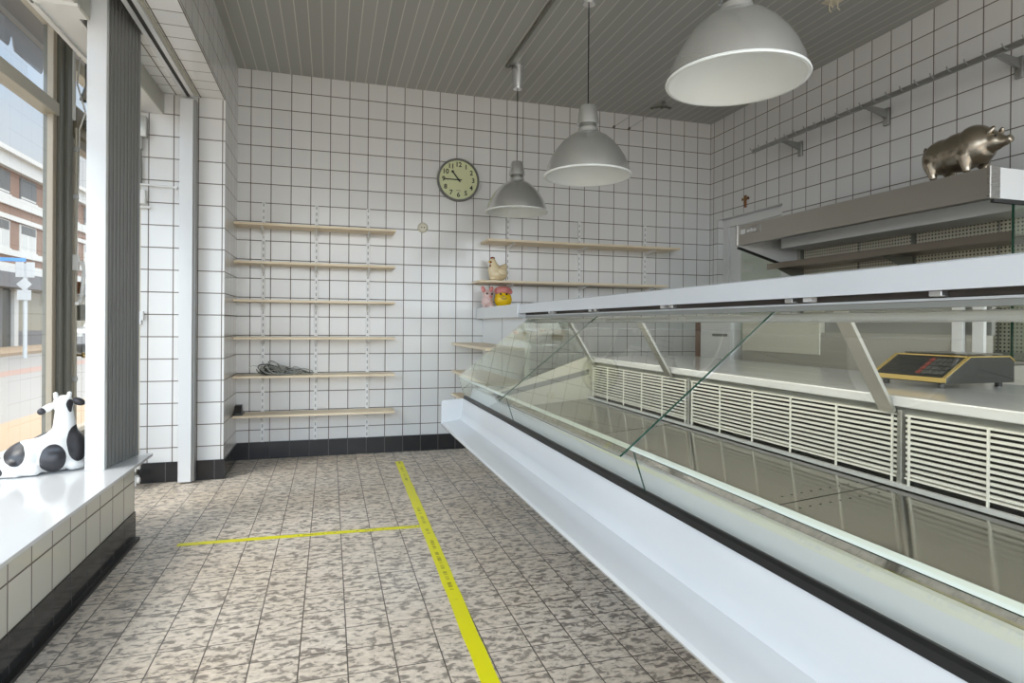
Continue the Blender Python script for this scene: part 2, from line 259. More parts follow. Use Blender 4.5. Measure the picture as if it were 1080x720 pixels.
# ------------------------------------------------------------------ mesh helpers
class MB:
    def __init__(s): s.b = bmesh.new(); s.mi = 0
    def _m(s, faces):
        for f in faces: f.material_index = s.mi
    def mat(s, i): s.mi = i; return s
    def box(s, x0, x1, y0, y1, z0, z1, bev=0):
        n0 = set(s.b.faces)
        r = bmesh.ops.create_cube(s.b, size=1)
        for v in r['verts']:
            v.co = Vector((x0+(v.co.x+.5)*(x1-x0), y0+(v.co.y+.5)*(y1-y0), z0+(v.co.z+.5)*(z1-z0)))
        if bev:
            es = {e for v in r['verts'] for e in v.link_edges}
            bmesh.ops.bevel(s.b, geom=list(es), offset=bev, segments=2, affect='EDGES', profile=.5)
        s._m([f for f in s.b.faces if f not in n0]); return s
    def prism(s, pts, a0, a1, axis='Y'):
        """closed profile extruded along an axis; profile coordinates are the two other axes in order"""
        def P(p, a):
            return Vector((p[0], a, p[1])) if axis == 'Y' else Vector((a, p[0], p[1])) if axis == 'X' else Vector((p[0], p[1], a))
        A = [s.b.verts.new(P(p, a0)) for p in pts]; B = [s.b.verts.new(P(p, a1)) for p in pts]
        fs = [s.b.faces.new(A), s.b.faces.new(B)]
        for i in range(len(pts)):
            j = (i+1) % len(pts); fs.append(s.b.faces.new((A[i], A[j], B[j], B[i])))
        s._m(fs); bmesh.ops.recalc_face_normals(s.b, faces=fs); return s
    def lathe(s, prof, c=(0, 0, 0), seg=40, close=False):
        rings = []
        for r, z in prof:
            rings.append([s.b.verts.new((c[0]+r*math.cos(2*math.pi*k/seg), c[1]+r*math.sin(2*math.pi*k/seg), c[2]+z)) for k in range(seg)] if r > 1e-6 else [s.b.verts.new((c[0], c[1], c[2]+z))])
        fs = []
        for a, b in zip(rings, rings[1:]):
            for k in range(seg):
                j = (k+1) % seg
                if len(a) == 1 and len(b) == 1: continue
                if len(a) == 1: fs.append(s.b.faces.new((a[0], b[j], b[k])))
                elif len(b) == 1: fs.append(s.b.faces.new((a[k], a[j], b[0])))
                else: fs.append(s.b.faces.new((a[k], a[j], b[j], b[k])))
        s._m(fs); bmesh.ops.recalc_face_normals(s.b, faces=fs); return s
    def cyl(s, p0, p1, r0, r1=None, seg=16):
        p0, p1 = Vector(p0), Vector(p1); r1 = r0 if r1 is None else r1
        d = p1-p0; q = d.to_track_quat('Z', 'Y').to_matrix()
        A, B = [], []
        for k in range(seg):
            a = 2*math.pi*k/seg; o = q @ Vector((math.cos(a), math.sin(a), 0)); A.append(s.b.verts.new(p0+o*r0)); B.append(s.b.verts.new(p1+o*r1))
        fs = [s.b.faces.new(A[::-1]), s.b.faces.new(B)]
        for k in range(seg): j = (k+1) % seg; fs.append(s.b.faces.new((A[k], A[j], B[j], B[k])))
        s._m(fs); return s
    def tube(s, pts, r, seg=8):
        pts = [Vector(p) for p in pts]; rings = []
        nrm = None
        for i, p in enumerate(pts):
            d = (pts[min(i+1, len(pts)-1)]-pts[max(i-1, 0)]).normalized()
            if nrm is None: nrm = d.orthogonal().normalized()
            nrm = (nrm-d*nrm.dot(d)); nrm = nrm.normalized() if nrm.length > 1e-6 else d.orthogonal().normalized()
            bn = d.cross(nrm)
            rings.append([s.b.verts.new(p+(nrm*math.cos(2*math.pi*k/seg)+bn*math.sin(2*math.pi*k/seg))*r) for k in range(seg)])
        fs = [s.b.faces.new(rings[0][::-1]), s.b.faces.new(rings[-1])]
        for a, b in zip(rings, rings[1:]):
            for k in range(seg): j = (k+1) % seg; fs.append(s.b.faces.new((a[k], a[j], b[j], b[k])))
        s._m(fs); return s
    def ell(s, c, r, rot=(0, 0, 0), sub=3):
        from mathutils import Euler
        m = Matrix.Translation(c) @ Euler([R(a) for a in rot]).to_matrix().to_4x4() @ Matrix.Diagonal((*r, 1))
        n0 = set(s.b.faces); bmesh.ops.create_icosphere(s.b, subdivisions=sub, radius=1, matrix=m)
        s._m([f for f in s.b.faces if f not in n0]); return s
    def cap(s, p0, r0, p1, r1, n=6):
        p0, p1 = Vector(p0), Vector(p1)
        for i in range(n+1):
            t = i/n; r = r0+(r1-r0)*t; s.ell(p0.lerp(p1, t), (r, r, r), sub=2)
        return s
    def quad(s, a, b, c, d):
        f = s.b.faces.new([s.b.verts.new(p) for p in (a, b, c, d)]); s._m([f]); return s
    def build(s, name, mats, parent=None, smooth=False, loc=None):
        me = bpy.data.meshes.new(name); s.b.to_mesh(me); s.b.free()
        for m in (mats if isinstance(mats, (list, tuple)) else [mats]): me.materials.append(M[m])
        o = bpy.data.objects.new(name, me); C.objects.link(o)
        if smooth:
            for p in me.polygons: p.use_smooth = True
            if smooth != 'all':
                me.set_sharp_from_angle(angle=R(38))
        if parent is not None: o.parent = parent
        if loc: o.location = loc
        return o
def tag(o, label, cat, group=None):
    o['label'] = label; o['category'] = cat
    if group: o['group'] = group
    return o
def struct(o): o['kind'] = 'structure'; return o
def thing(name, label, cat, loc=(0, 0, 0), rz=0, group=None):
    o = bpy.data.objects.new(name, None); C.objects.link(o); o.location = loc; o.rotation_euler = (0, 0, rz); o.empty_display_size = .05
    return tag(o, label, cat, group)
def remesh(mb, name, mat, parent, voxel=.006, smooth=6):
    o = mb.build(name, mat); 
    a = o.modifiers.new('r', 'REMESH'); a.mode = 'VOXEL'; a.voxel_size = voxel
    b = o.modifiers.new('s', 'SMOOTH'); b.iterations = smooth; b.factor = .5
    dg = bpy.context.evaluated_depsgraph_get(); dg.update()
    me = bpy.data.meshes.new_from_object(o.evaluated_get(dg)); o.modifiers.clear(); old = o.data; o.data = me; bpy.data.meshes.remove(old)
    for p in me.polygons: p.use_smooth = True
    o.parent = parent; return o
def dup(root, loc=None, rz=None, label=None, group=None):
    r = root.copy(); C.objects.link(r)
    if loc is not None: r.location = loc
    if rz is not None: r.rotation_euler = (0, 0, rz)
    if label: r['label'] = label
    if group: r['group'] = group
    for ch in list(root.children):
        c = ch.copy(); C.objects.link(c); c.parent = r
        for g in ch.children: d = g.copy(); C.objects.link(d); d.parent = c
    return r
def text_mesh(txt, size, mat, name, parent, mw, depth=.0006):
    cu = bpy.data.curves.new('t', 'FONT'); cu.body = txt; cu.size = size; cu.align_x = 'CENTER'; cu.align_y = 'CENTER'; cu.extrude = depth; cu.offset = .0012
    o = bpy.data.objects.new('t', cu); C.objects.link(o)
    dg = bpy.context.evaluated_depsgraph_get(); dg.update()
    me = bpy.data.meshes.new_from_object(o.evaluated_get(dg)); bpy.data.objects.remove(o)
    me.transform(mw); me.materials.clear(); me.materials.append(M[mat]); return me

# ------------------------------------------------------------------ the room
D = 5.163; XL = -.70; XR = 3.597; H = 3.073; YN = -1.3; XW = -1.6; PY = 4.575
struct(MB().box(-1.75, XR+.2, YN, 5.7, -.1, 0).build('floor', 'floor'))
struct(MB().box(XL-.05, XR+.2, YN, D+.1, H, H+.12).build('ceiling', 'ceiling'))
struct(MB().box(XL-.1, XR+.2, D, D+.12, 0, H+.1).build('wall_back', 'tile_xz'))
mb = MB().box(XR, XR+.12, YN, 4.17, 0, H+.1).box(XR, XR+.12, 5.042, D+.05, 0, H+.1).box(XR, XR+.12, 4.17, 5.042, 2.108, H+.1)
o = mb.build('wall_right', ['tile_yz', 'tile_xz', 'white_plastic']); struct(o)
for p in o.data.polygons:
    if abs(p.normal.y) > .9: p.material_index = 1
    if abs(p.normal.z) > .9: p.material_index = 2
# left: pier next to the door and the beam over the opening
mb = MB().box(-1.21, XL, PY, D+.1, 0, 2.612).box(-.945, XL, YN, D+.1, 2.612, H+.1).box(-1.085, -.945, YN, 3.26, 2.612, H+.1).box(-1.085, -.945, 3.665, D+.1, 2.612, H+.1)
o = mb.build('wall_left', ['tile_xz_pier', 'tile_yz_left', 'tile_xy']); struct(o)
for p in o.data.polygons:
    n = p.normal
    p.material_index = 1 if abs(n.x) > .9 else 2 if abs(n.z) > .9 else 0
o = MB().box(XL-.02, XR, D-.012, D+.01, 0, .135).build('baseboard_back', 'tile_black'); struct(o)
o = MB().box(-1.215, XL+.010, PY-.010, D-.0121, 0, .135).build('baseboard_left', 'tile_black'); struct(o)
# far end wall and ceiling of the window bay
struct(MB().box(XW-.1, -1.2, 5.5, 5.6, 0, H+.1).build('wall_bay', 'tile_xz'))
struct(MB().box(XW-.15, -1.085, YN, 5.6, 2.99, H+.1).build('ceiling_bay', 'frame_light'))
struct(MB().box(-1.24, -1.0851, YN, 3.26, 2.477, 2.99).box(-1.24, -1.0851, 3.665, 4.574, 2.477, 2.99).box(-1.24, -1.12, 3.26, 3.665, 2.477, 2.99).build('trim_1', 'white_paint'))
struct(MB().box(-1.0849, -1.075, YN, 3.26, 2.479, 2.607).box(-1.0849, -1.075, 3.665, 4.574, 2.479, 2.607).build('trim_2', 'grey_paint'))
struct(MB().box(-1.25, -1.07, 3.10, 3.125, 2.462, 2.4769).box(-1.262, -1.24, YN, 4.3, 2.462, 2.50).build('trim_3', 'white_paint'))
# tiled plinth under the show window
o = MB().box(-1.0, -.925, YN, 3.415, 0, .36).box(-1.55, -1.0, 3.34, 3.415, 0, .36).build('wall_plinth', 'tile_plinth'); struct(o)
o = MB().box(-.99, -.920, YN, 3.42, 0, .135).build('baseboard_plinth', 'tile_black_y'); struct(o)
o = MB().box(-.925, -.895, YN, 3.40, 0, .014).build('trim_4', 'black_rubber'); struct(o)
o = MB().box(XW+.02, -.905, YN, 3.66, .36, .376, bev=.002).build('trim_5', 'sill_white'); struct(o)
# ------------------------------------------------------------------ shop front
def fbox(name, mat, parent, *a, bev=.003): 
    for q in a: MB().box(*q, bev=bev).build(name, mat, parent)
win = struct(bpy.data.objects.new('window_1', None)); C.objects.link(win)
fbox('bottom_rail', 'white_paint', win, (XW-.05, XW+.02, YN, 4.24, .33, .392))
fbox('transom', 'frame_light', win, (XW-.06, XW+.025, YN, 4.30, 2.32, 2.395))
fbox('head', 'frame_light', win, (XW-.06, XW+.03, YN, 4.30, 2.86, 2.99))
fbox('bead', 'bead_paint', win, (XW-.02, XW+.012, 4.25, 4.30, .37, 2.32), (XW-.02, XW+.012, 4.25, 4.30, 2.395, 2.88))
fbox('post', 'frame_dark', win, (XW-.06, XW+.03, 4.30, 4.36, 0, 2.95), (XW-.06, XW+.045, 4.365, 4.44, 0, 2.95), (XW-.06, XW+.02, 4.44, 4.52, 0, 2.95))
fbox('mullion', 'cream_paint', win, (XW-.05, XW+.02, 1.2, 1.29, .37, 2.95))
fbox('pane', 'window_glass', win, (XW-.012, XW-.006, YN, 4.25, .37, 2.35), (XW-.012, XW-.006, YN, 4.25, 2.36, 2.9), bev=0)
fbox('cover_strip', 'white_paint', win, (XW+.02, XW+.05, 4.43, 4.475, 2.35, 2.93))
dr = struct(bpy.data.objects.new('door_1', None)); C.objects.link(dr)
fbox('stile', 'frame_brown', dr, (XW-.05, XW+.02, 4.52, 4.60, 0, 2.25), (XW-.05, XW+.02, 5.35, 5.5, 0, 2.25))
fbox('rail', 'frame_brown', dr, (XW-.05, XW+.02, 4.6, 5.35, 0, .35), (XW-.05, XW+.02, 4.6, 5.35, 2.215, 2.28))
fbox('door_transom', 'frame_brown', dr, (XW-.06, XW+.04, 4.52, 5.5, 2.28, 2.45))
fbox('transom_light_frame', 'cream_paint', dr, (XW-.05, XW+.02, 4.52, 5.5, 2.70, 2.78), (XW-.05, XW+.02, 4.52, 5.5, 2.45, 2.475), (XW-.04, XW+.03, 4.52, 5.5, 2.87, 2.99))
fbox('pane', 'window_glass', dr, (XW-.012, XW-.006, 4.59, 5.36, .34, 2.22), (XW-.012, XW-.006, 4.55, 5.5, 2.46, 2.95), bev=0)
fbox('mail_slot', 'frame_dark', dr, (XW-.012, XW+.03, 4.62, 4.90, 1.085, 1.19))
fbox('lock_case', 'brown_wood', dr, (XW+.0, XW+.035, 4.62, 4.66, 1.26, 1.34))
mb = MB().cyl((XW+.02, 4.56, .86), (XW+.06, 4.56, .86), .008).ell((XW+.075, 4.56, .86), (.02, .024, .02)); mb.build('knob', 'brass', dr, smooth=True)
# espagnolette bolt with handle on the post
t = thing('window_bolt', 'long vertical window bolt with curved white lever handle on the dark window post', 'window bolt', (XW+.045, 4.46, 0))
mb = MB(); mb.tube([(.012, 0, .4), (.012, 0, 2.3)], .008); mb.build('rod', 'frame_light', t, smooth=True)
mb = MB().box(.0, .03, -.02, .02, 1.40, 1.50, bev=.004); mb.build('lever_base', 'white_paint', t)
mb = MB().tube([(.03, 0, 1.46), (.05, 0, 1.45), (.058, .0, 1.40), (.055, -.01, 1.30), (.05, -.02, 1.22), (.045, -.05, 1.19), (.045, -.075, 1.19)], .011); mb.build('handle', 'white_paint', t, smooth=True)
for z in (.7, 1.85, 2.15): MB().box(0, .025, -.014, .014, z, z+.03, bev=.003).build('guide', 'zinc', t)
t = thing('blind_roller', 'grey metal crank rod and roller end under the bay ceiling beside the window post', 'blind roller', (XW+.09, 4.56, 0))
mb = MB().tube([(0, 0, 2.92), (.0, 0, 2.86), (.0, 0, 2.6), (-.02, -.03, 2.5)], .022); mb.cyl((-.04, -.04, 2.93), (.04, .04, 2.93), .035); mb.build('roller', 'zinc', t, smooth=True)
mb = MB().tube([(-.03, -.03, 2.85), (-.05, -.04, 2.6), (.0, -.05, 2.42), (-.03, -.06, 2.30), (-.04, -.04, 2.0), (-.045, -.05, 1.7), (-.045, -.05, 1.5)], .005); mb.build('cord', 'white_paint', t, smooth=True)
t = thing('blind_winder', 'dark metal winder bracket on the door transom', 'bracket', (XW+.055, 4.66, 2.37))
mb = MB().box(-.015, .015, -.05, .05, -.03, .03, bev=.004).cyl((0, 0, 0), (.05, .0, 0), .018); mb.tube([(.05, 0, 0), (.055, .06, -.02), (.055, .1, -.015)], .008); mb.build('winder', 'frame_dark', t, smooth=True)

# things at the pier's left edge: door stop strip, closer, latch, pipes
o = MB().box(-1.236, -1.212, 4.585, 4.63, .0, 2.475, bev=.002).build('door_2', 'cream_paint'); struct(o)
t = thing('door_closer', 'grey metal door closer with arm on the tiled pier left of the white post', 'door closer', (-1.20, PY, 0))
mb = MB().box(-.03, .03, -.06, -.001, 2.30, 2.44, bev=.006).cyl((-.01, -.03, 2.22), (-.01, -.03, 2.3), .018); mb.build('closer_body', 'grey_steel', t, smooth=True)
mb = MB().tube([(-.01, -.03, 2.25), (-.005, -.02, 2.12), (-.008, -.015, 2.0)], .008); mb.build('closer_arm', 'frame_dark', t, smooth=True)
t = thing('door_stay', 'thin metal door stay bar fixed across the white tiled pier', 'door stay', (-1.2, PY, 0))
mb = MB().tube([(-.02, -.04, 1.99), (.20, -.02, 1.985)], .006).cyl((.20, -.025, 1.985), (.20, 0, 1.985), .011); mb.build('bar', 'white_paint', t, smooth=True)
mb = MB().box(-.03, .025, -.05, -.001, 1.86, 1.955, bev=.006).cyl((-.03, -.03, 1.84), (.05, -.03, 1.84), .008); mb.build('stay_bracket', 'white_paint', t, smooth=True)
t = thing('door_latch', 'small white latch on the left edge of the tiled pier', 'latch', (-1.2, PY, 1.1))
mb = MB().box(-.025, .0, -.02, -.001, -.04, .05, bev=.003).box(.002, .014, -.035, -.001, -.01, .05, bev=.003); mb.build('latch_body', 'white_plastic', t)
t = thing('heating_pipes', 'white pipe stubs with valves beside the black skirting under the sill end', 'pipes', (-1.23, 4.50, 0))
for z, nm in ((.055, 'pipe'), (.145, 'pipe')):
    mb = MB().tube([(-.25, -.05, z), (-.02, -.05, z), (.01, -.03, z), (.02, .03, z)], .014).cyl((.0, -.07, z), (.06, -.07, z), .02).cyl((.035, -.085, z-.03), (.035, -.085, z+.02), .011); mb.build(nm, 'white_paint', t, smooth=True)
mb = MB().box(-.03, .01, 0.04, .07, 0.0, .22); mb.build('pipe_bracket', 'frame_dark', t)

# ------------------------------------------------------------------ folding partition, its track and closing post
t = thing('folding_partition', 'grey ribbed folding partition pushed together on the white window sill', 'partition', (-1.05, 3.3, .376))
top = 2.90-.376
mb = MB().box(-.047, .034, -.012, .022, 0, top, bev=.003); mb.build('end_post', 'white_enamel', t)
pts = []; n = 9
for k in range(n):
    y = .024+k*.032; xo = .034+k*.0062
    pts += [(xo-.006, y), (xo, y+.006), (xo, y+.018), (xo-.012, y+.026)]
pts += [(.034+n*.0062, .024+n*.032), (-.04, .024+n*.032), (-.04, .024)]
mb = MB().prism(pts, .001, top, axis='Z'); mb.build('folded_panels', 'rib_grey', t)
t = thing('partition_track', 'white ceiling track with dark slot for the folding partition', 'track', (-.91, 3.0, 2.6119))
mb = MB().prism([(-.035, -.001), (-.035, -.03), (-.012, -.03), (-.012, -.008), (.012, -.008), (.012, -.03), (.035, -.03), (.035, -.001)], -2.0, 1.5); mb.build('channel', 'white_enamel', t)
mb = MB().box(-.0119, .0119, -2.0, 1.5, -.026, -.0085); mb.build('slot', 'dark_gap', t)
mb = MB().box(.0352, .05, -2.0, 1.5, -.012, -.001); mb.build('side_strip', 'frame_light', t)
t = thing('partition_post', 'white closing post of the folding partition against the tiled pier', 'post', (-.918, 4.53, 0))
mb = MB().box(-.045, .035, -.045, .033, .012, 2.57, bev=.003); mb.build('post', 'white_enamel', t)
mb = MB().box(.0352, .05, -.03, .033, .012, 2.57, bev=.001); mb.build('side_channel', 'rib_edge', t)
mb = MB().box(-.044, .034, -.0475, -.0452, .012, .40, bev=.0008); mb.build('foot_cover', 'white_enamel', t)

# ------------------------------------------------------------------ floor tape
def tape(label, p0, p1, wd, seed, dens):
    rnd = random.Random(seed); p0, p1 = Vector(p0), Vector(p1); d = (p1-p0).normalized(); s = Vector((-d.y, d.x, 0)); L = (p1-p0).length
    mb = MB(); n = 40; lo, hi = [], []
    for i in range(n+1):
        c = p0+d*L*i/n; j = (rnd.random()-.5)*.004
        lo.append(mb.b.verts.new((c+s*(wd/2+j)).to_tuple()[:2]+(.0012,))); hi.append(mb.b.verts.new((c-s*(wd/2-j)).to_tuple()[:2]+(.0012,)))
    for i in range(n): mb.b.faces.new((lo[i], hi[i], hi[i+1], lo[i+1]))
    bmesh.ops.recalc_face_normals(mb.b, faces=mb.b.faces[:]); bmesh.ops.solidify(mb.b, geom=mb.b.faces[:], thickness=-.0008)
    tape_mat('tape_%d' % seed, p0, d, wd, dens)
    tag(mb.build('floor_tape', 'tape_%d' % seed), label, 'floor tape')
tape('long yellow tape strip on the floor running alongside the display counter', (.525, 4.79, 0), (.445, .4, 0), .056, 3, .55)
tape('short yellow tape strip on the floor running from the long strip towards the sill', (.466, 3.222, 0), (-.70, 3.262, 0), .040, 5, .6)

# ------------------------------------------------------------------ wall shelves
def bracket(z, x, parent, depth):
    mb = MB().prism([(D-.0105, z-.012), (D-.0105, z-.075), (D-.035, z-.050), (D-depth+.012, z-.020), (D-depth+.012, z-.012)], x-.006, x+.006, axis='X')
    return mb.build('bracket', 'white_plastic', parent)
def shelf(z, x0, x1, y0, label, group, bx, rake=0):
    t = thing('wall_shelf', label, 'shelf', (0, 0, 0), 0, group)
    mb = MB().box(x0, x1, y0, D-.0115, z-.018, z, bev=.0015); b = mb.build('board', 'pine', t)
    for x in bx: bracket(z-.0065, x, t, (D-y0)*.8)
    return t
names = ['topmost of the six pine shelves on the left, above an empty shelf', 'second pine shelf from the top on the left wall rack', 'third pine shelf from the top on the left wall rack',
         'fourth pine shelf from the top on the left, just above the tangled wire', 'fifth pine shelf from the top on the left, carrying the tangle of wire', 'lowest of the six left pine shelves, with a black piece on it']
for z, nm in zip((1.84, 1.548, 1.257, .97, .675, .375), names):
    shelf(z, -.697, .507, 4.95, nm, 'pine shelves on the left rack', (-.507, -.108, .30))
def upright(x, z0, z1, label, group):
    t = thing('shelf_upright', label, 'shelf upright', (x, D, z0), 0, group)
    mb = MB().box(-.0125, .0125, -.011, -.001, 0, z1-z0, bev=.001); mb.build('channel', 'slotted_metal', t)
for x, nm in ((-.507, 'left slotted white upright behind the six left shelves'), (-.108, 'middle slotted white upright behind the six left shelves'), (.30, 'right slotted white upright behind the six left shelves')):
    upright(x, .10, 2.03, nm, 'uprights of the left rack')
shelf(1.800, 1.262, 3.10, 4.90, 'upper pine shelf on the back wall behind the counter, with white brackets', 'pine shelves behind the counter', (1.51, 2.195, 2.872))
shelf(1.452, 1.190, 2.97, 4.90, 'lower pine shelf on the back wall behind the counter, carrying the cream hen', 'pine shelves behind the counter', (1.51, 2.195, 2.872))
for x, nm in ((1.51, 'left white upright of the shelves behind the counter, under the far lamp'), (2.195, 'middle white upright of the shelves behind the counter'), (2.872, 'right white upright of the shelves behind the counter')):
    upright(x, 1.23, 2.03, nm, 'uprights behind the counter')

# tangle of wire and black piece on the left shelves
mb = MB(); rnd = random.Random(11)
for k in range(46):
    cx, cy = rnd.gauss(-.37, .085), 5.05+rnd.uniform(-.05, .05); r = rnd.uniform(.03, .075); ph0 = rnd.random()*6.3; tl = rnd.uniform(.1, .9); pts = []
    span = rnd.uniform(3, 7); mb.mat(k % 3 == 0)
    hgt = .135 if cx < -.40 else .08
    for i in range(24):
        a = ph0+span*i/23
        z = .6755+.004+hgt*tl*(.5+.5*math.sin(a))+rnd.uniform(0, .003)
        pts.append((min(max(cx+r*1.2*math.cos(a+.6), -.59), -.13), min(max(cy+r*.6*math.sin(a+.8), 4.965), 5.135), z))
    mb.tube(pts, rnd.choice((.0025, .003, .004)), seg=6)
o = mb.build('wire_tangle', ['wire_grey', 'wire_dark'], smooth=True); tag(o, 'tangled heap of grey wire lying on the fifth left shelf', 'wire')
t = thing('shelf_clip', 'small black plastic piece at the left end of the lowest left shelf', 'clip', (-.66, 5.03, .375))
mb = MB().box(-.03, .03, -.06, .06, 0, .02, bev=.004).prism([(-.06, .018), (.05, .018), (.02, .075), (-.01, .07)], -.03, .02, axis='X'); mb.build('clip_body', 'black_plastic', t)

# ------------------------------------------------------------------ wall clock
t = thing('wall_clock', 'round wall clock with yellow-green dial showing quarter to eleven on the back wall', 'clock', (1.055, D, 2.325))
mb = MB(); pr = [(0, .0), (.178, .0), (.185, .012), (.185, .036), (.180, .045), (.170, .045), (.166, .030), (0, .030)]
mb.lathe(pr, seg=64); o = mb.build('case', 'clock_case', t, smooth=True)
RX = Matrix.Rotation(R(90), 4, 'X')
o.data.transform(Matrix.Translation((0, -.001, 0)) @ RX)
mb = MB().lathe([(0, .0305), (.166, .0305), (.166, .032), (0, .032)], seg=64); o = mb.build('dial', 'clock_dial', t); o.data.transform(RX)
for k in range(1, 13):
    a = R(90-30*k); me = text_mesh(str(k), .056, 'ink', 'n', t, RX @ Matrix.Translation((.130*math.cos(a), .130*math.sin(a), .0330)))
    o = bpy.data.objects.new('numeral', me); me.name = 'numeral'; C.objects.link(o); o.parent = t
def hand(name, ang, L, tail, wd, z, mat='ink'):
    a = R(90-ang); mb = MB().box(-tail, L, -wd/2, wd/2, z, z+.0015); o = mb.build(name, mat, t); o.data.transform(RX @ Matrix.Rotation(a, 4, 'Z'))
hand('minute_hand', 270, .125, .028, .009, .0355); hand('hour_hand', 322, .088, .025, .011, .0372)
mb = MB().lathe([(0, .035), (.009, .035), (.009, .041), (0, .041)], seg=20); o = mb.build('hub', 'ink', t); o.data.transform(RX)
mb = MB().lathe([(.003, .0365), (.011, .0365), (.011, .0395), (.003, .0395)], seg=18); o = mb.build('hour_ring', 'ink', t); o.data.transform(RX @ Matrix.Rotation(R(90-322), 4, 'Z') @ Matrix.Translation((.085, 0, 0)))
mb = MB().box(-.02, .02, -.0015, .0015, .0325, .0332); o = mb.build('dial_mark', 'ink', t); o.data.transform(RX @ Matrix.Translation((0, -.092, 0)))

# round wall socket
t = thing('wall_socket', 'round ivory wall socket on the tiles below the clock', 'socket', (.753, D, 1.90))
mb = MB().lathe([(0, .001), (.043, .001), (.043, .014), (.036, .028), (.026, .031), (.024, .024), (0, .024)], seg=32); o = mb.build('cover', 'socket_ivory', t, smooth=True); o.data.transform(RX)
for s in (-1, 1):
    mb = MB().lathe([(0, .0242), (.005, .0242), (.005, .0255), (0, .0255)], c=(s*.011, 0, 0), seg=12); o = mb.build('hole', 'ink', t); o.data.transform(RX)
# wires and hooks in the top of the back wall and ceiling
for x, nm in ((2.53, 'left of two thin wires hooked high on the back wall'), (2.687, 'right of two thin wires hooked high on the back wall')):
    t = thing('wall_wire', nm, 'wire', (x, D, 2.936), 0, 'wires under the ceiling')
    mb = MB().cyl((0, -.03, 0), (0, 0, 0), .006).ell((0, -.03, 0), (.013, .013, .013), sub=2); mb.build('eye_hook', 'frame_dark', t, smooth=True)
    mb = MB().tube([(0, -.03, 0), (.20, -.35, .132)], .0025, 6); mb.build('wire', 'zinc', t)
t = thing('ceiling_hook', 'dark flat hook fitting on the ceiling near the back wall', 'hook', (2.861, 4.85, H))
mb = MB()
for a in (10, 130, 250): mb.cyl((0, 0, -.012), (.09*math.cos(R(a)), .09*math.sin(R(a)), -.01), .008).ell((.09*math.cos(R(a)), .09*math.sin(R(a)), -.012), (.018, .018, .01), sub=2)
mb.cyl((0, 0, -.001), (0, 0, -.03), .014); mb.build('hook_body', 'frame_dark', t, smooth=True)
t = thing('ceiling_bracket', 'small cream bracket hanging from the ceiling above the hook rail', 'bracket', (2.93, 2.98, H))
mb = MB().box(-.05, .05, -.04, .04, -.008, -.0005, bev=.002)
for x, y in ((-.03, -.02), (.0, .025), (.03, -.01)): mb.tube([(x, y, -.008), (x, y, -.045), (x+.015, y, -.055)], .004, 6)
mb.build('bracket_body', 'cream_paint', t, smooth=True)
o = MB().lathe([(0, -.0005), (.012, -.0005), (.010, -.008), (0, -.01)], c=(0, 0, 0), seg=14).build('ceiling_screw', 'ink', loc=(2.66, 2.98, H)); tag(o, 'small black round screw head on the ceiling boards beside the cream bracket', 'screw')

# ------------------------------------------------------------------ pendant lamps and the ceiling conduit
t = thing('cable_conduit', 'dark straight cable conduit along the ceiling boards feeding the lamps', 'conduit', (1.292, 0, H))
mb = MB().box(-.010, .008, YN, 4.47, -.022, -.0005, bev=.003).box(-.010, .024, 4.445, 4.47, -.022, -.0005, bev=.003); mb.build('duct', 'frame_dark', t)
LR = .235
def lamp():
    t = thing('pendant_lamp', 'x', 'lamp', (0, 0, 0), 0, 'brushed aluminium pendant lamps')
    # shade: bell outside, white inside
    out = [(.235, 0.0), (.233, .012), (.222, .055), (.203, .098), (.176, .142), (.145, .180), (.109, .212), (.075, .233), (.058, .242), (.055, .262), (.045, .268)]
    inn = [(.043, .260), (.053, .238), (.072, .229), (.105, .208), (.141, .176), (.172, .137), (.198, .094), (.217, .052), (.228, .010), (.231, .0)]
    mb = MB().lathe(out, seg=72); mb.build('shade', 'brushed_aluminium', t, smooth=True)
    mb = MB().lathe(inn, seg=72); mb.build('reflector', 'lamp_white', t, smooth=True)
    mb = MB().lathe([(.229, .004), (.229, -.003), (.239, -.003), (.241, .001), (.239, .006), (.235, .008)], seg=72); mb.build('rim', 'lamp_white', t, smooth=True)
    mb = MB().lathe([(.0, .262), (.048, .262), (.050, .284), (.0, .284)], seg=32); mb.build('neck', 'frame_dark', t, smooth=True)
    mb = MB().lathe([(.049, .280), (.062, .282), (.061, .292), (.046, .380), (.042, .386), (.010, .388), (0, .388)], seg=40); mb.build('cap', 'brushed_aluminium', t, smooth=True)
    mb = MB().lathe([(0, .15), (.018, .15), (.024, .165), (.024, .25), (0, .25)], seg=24); mb.build('bulb_holder', 'white_plastic', t, smooth=True)
    return t
proto = lamp()
zr = (1.945, 1.902, 1.938)
lbl = ('farthest and smallest-looking pendant lamp, hanging beside the wall clock', 'middle pendant lamp of brushed aluminium hanging between the far lamp and the nearest lamp', 'nearest and largest-looking pendant lamp, its white inside showing most')
for i, (x, y) in enumerate(((1.372, 4.45), (1.358, 3.08), (1.358, 1.806))):
    o = proto if i == 0 else dup(proto)
    o.location = (x, y, zr[i]); o['label'] = lbl[i]
    L = H-zr[i]
    mb = MB().tube([(0, 0, .386), (0, 0, L-.17)], .0032, 8); mb.build('cord', 'cable_black', o)
    mb = MB().lathe([(0, L-.185), (.034, L-.183), (.036, L-.17), (.050, L-.014), (.050, L-.002), (0, L-.0005)], seg=32); mb.build('ceiling_cup', 'brushed_aluminium', o, smooth=True)

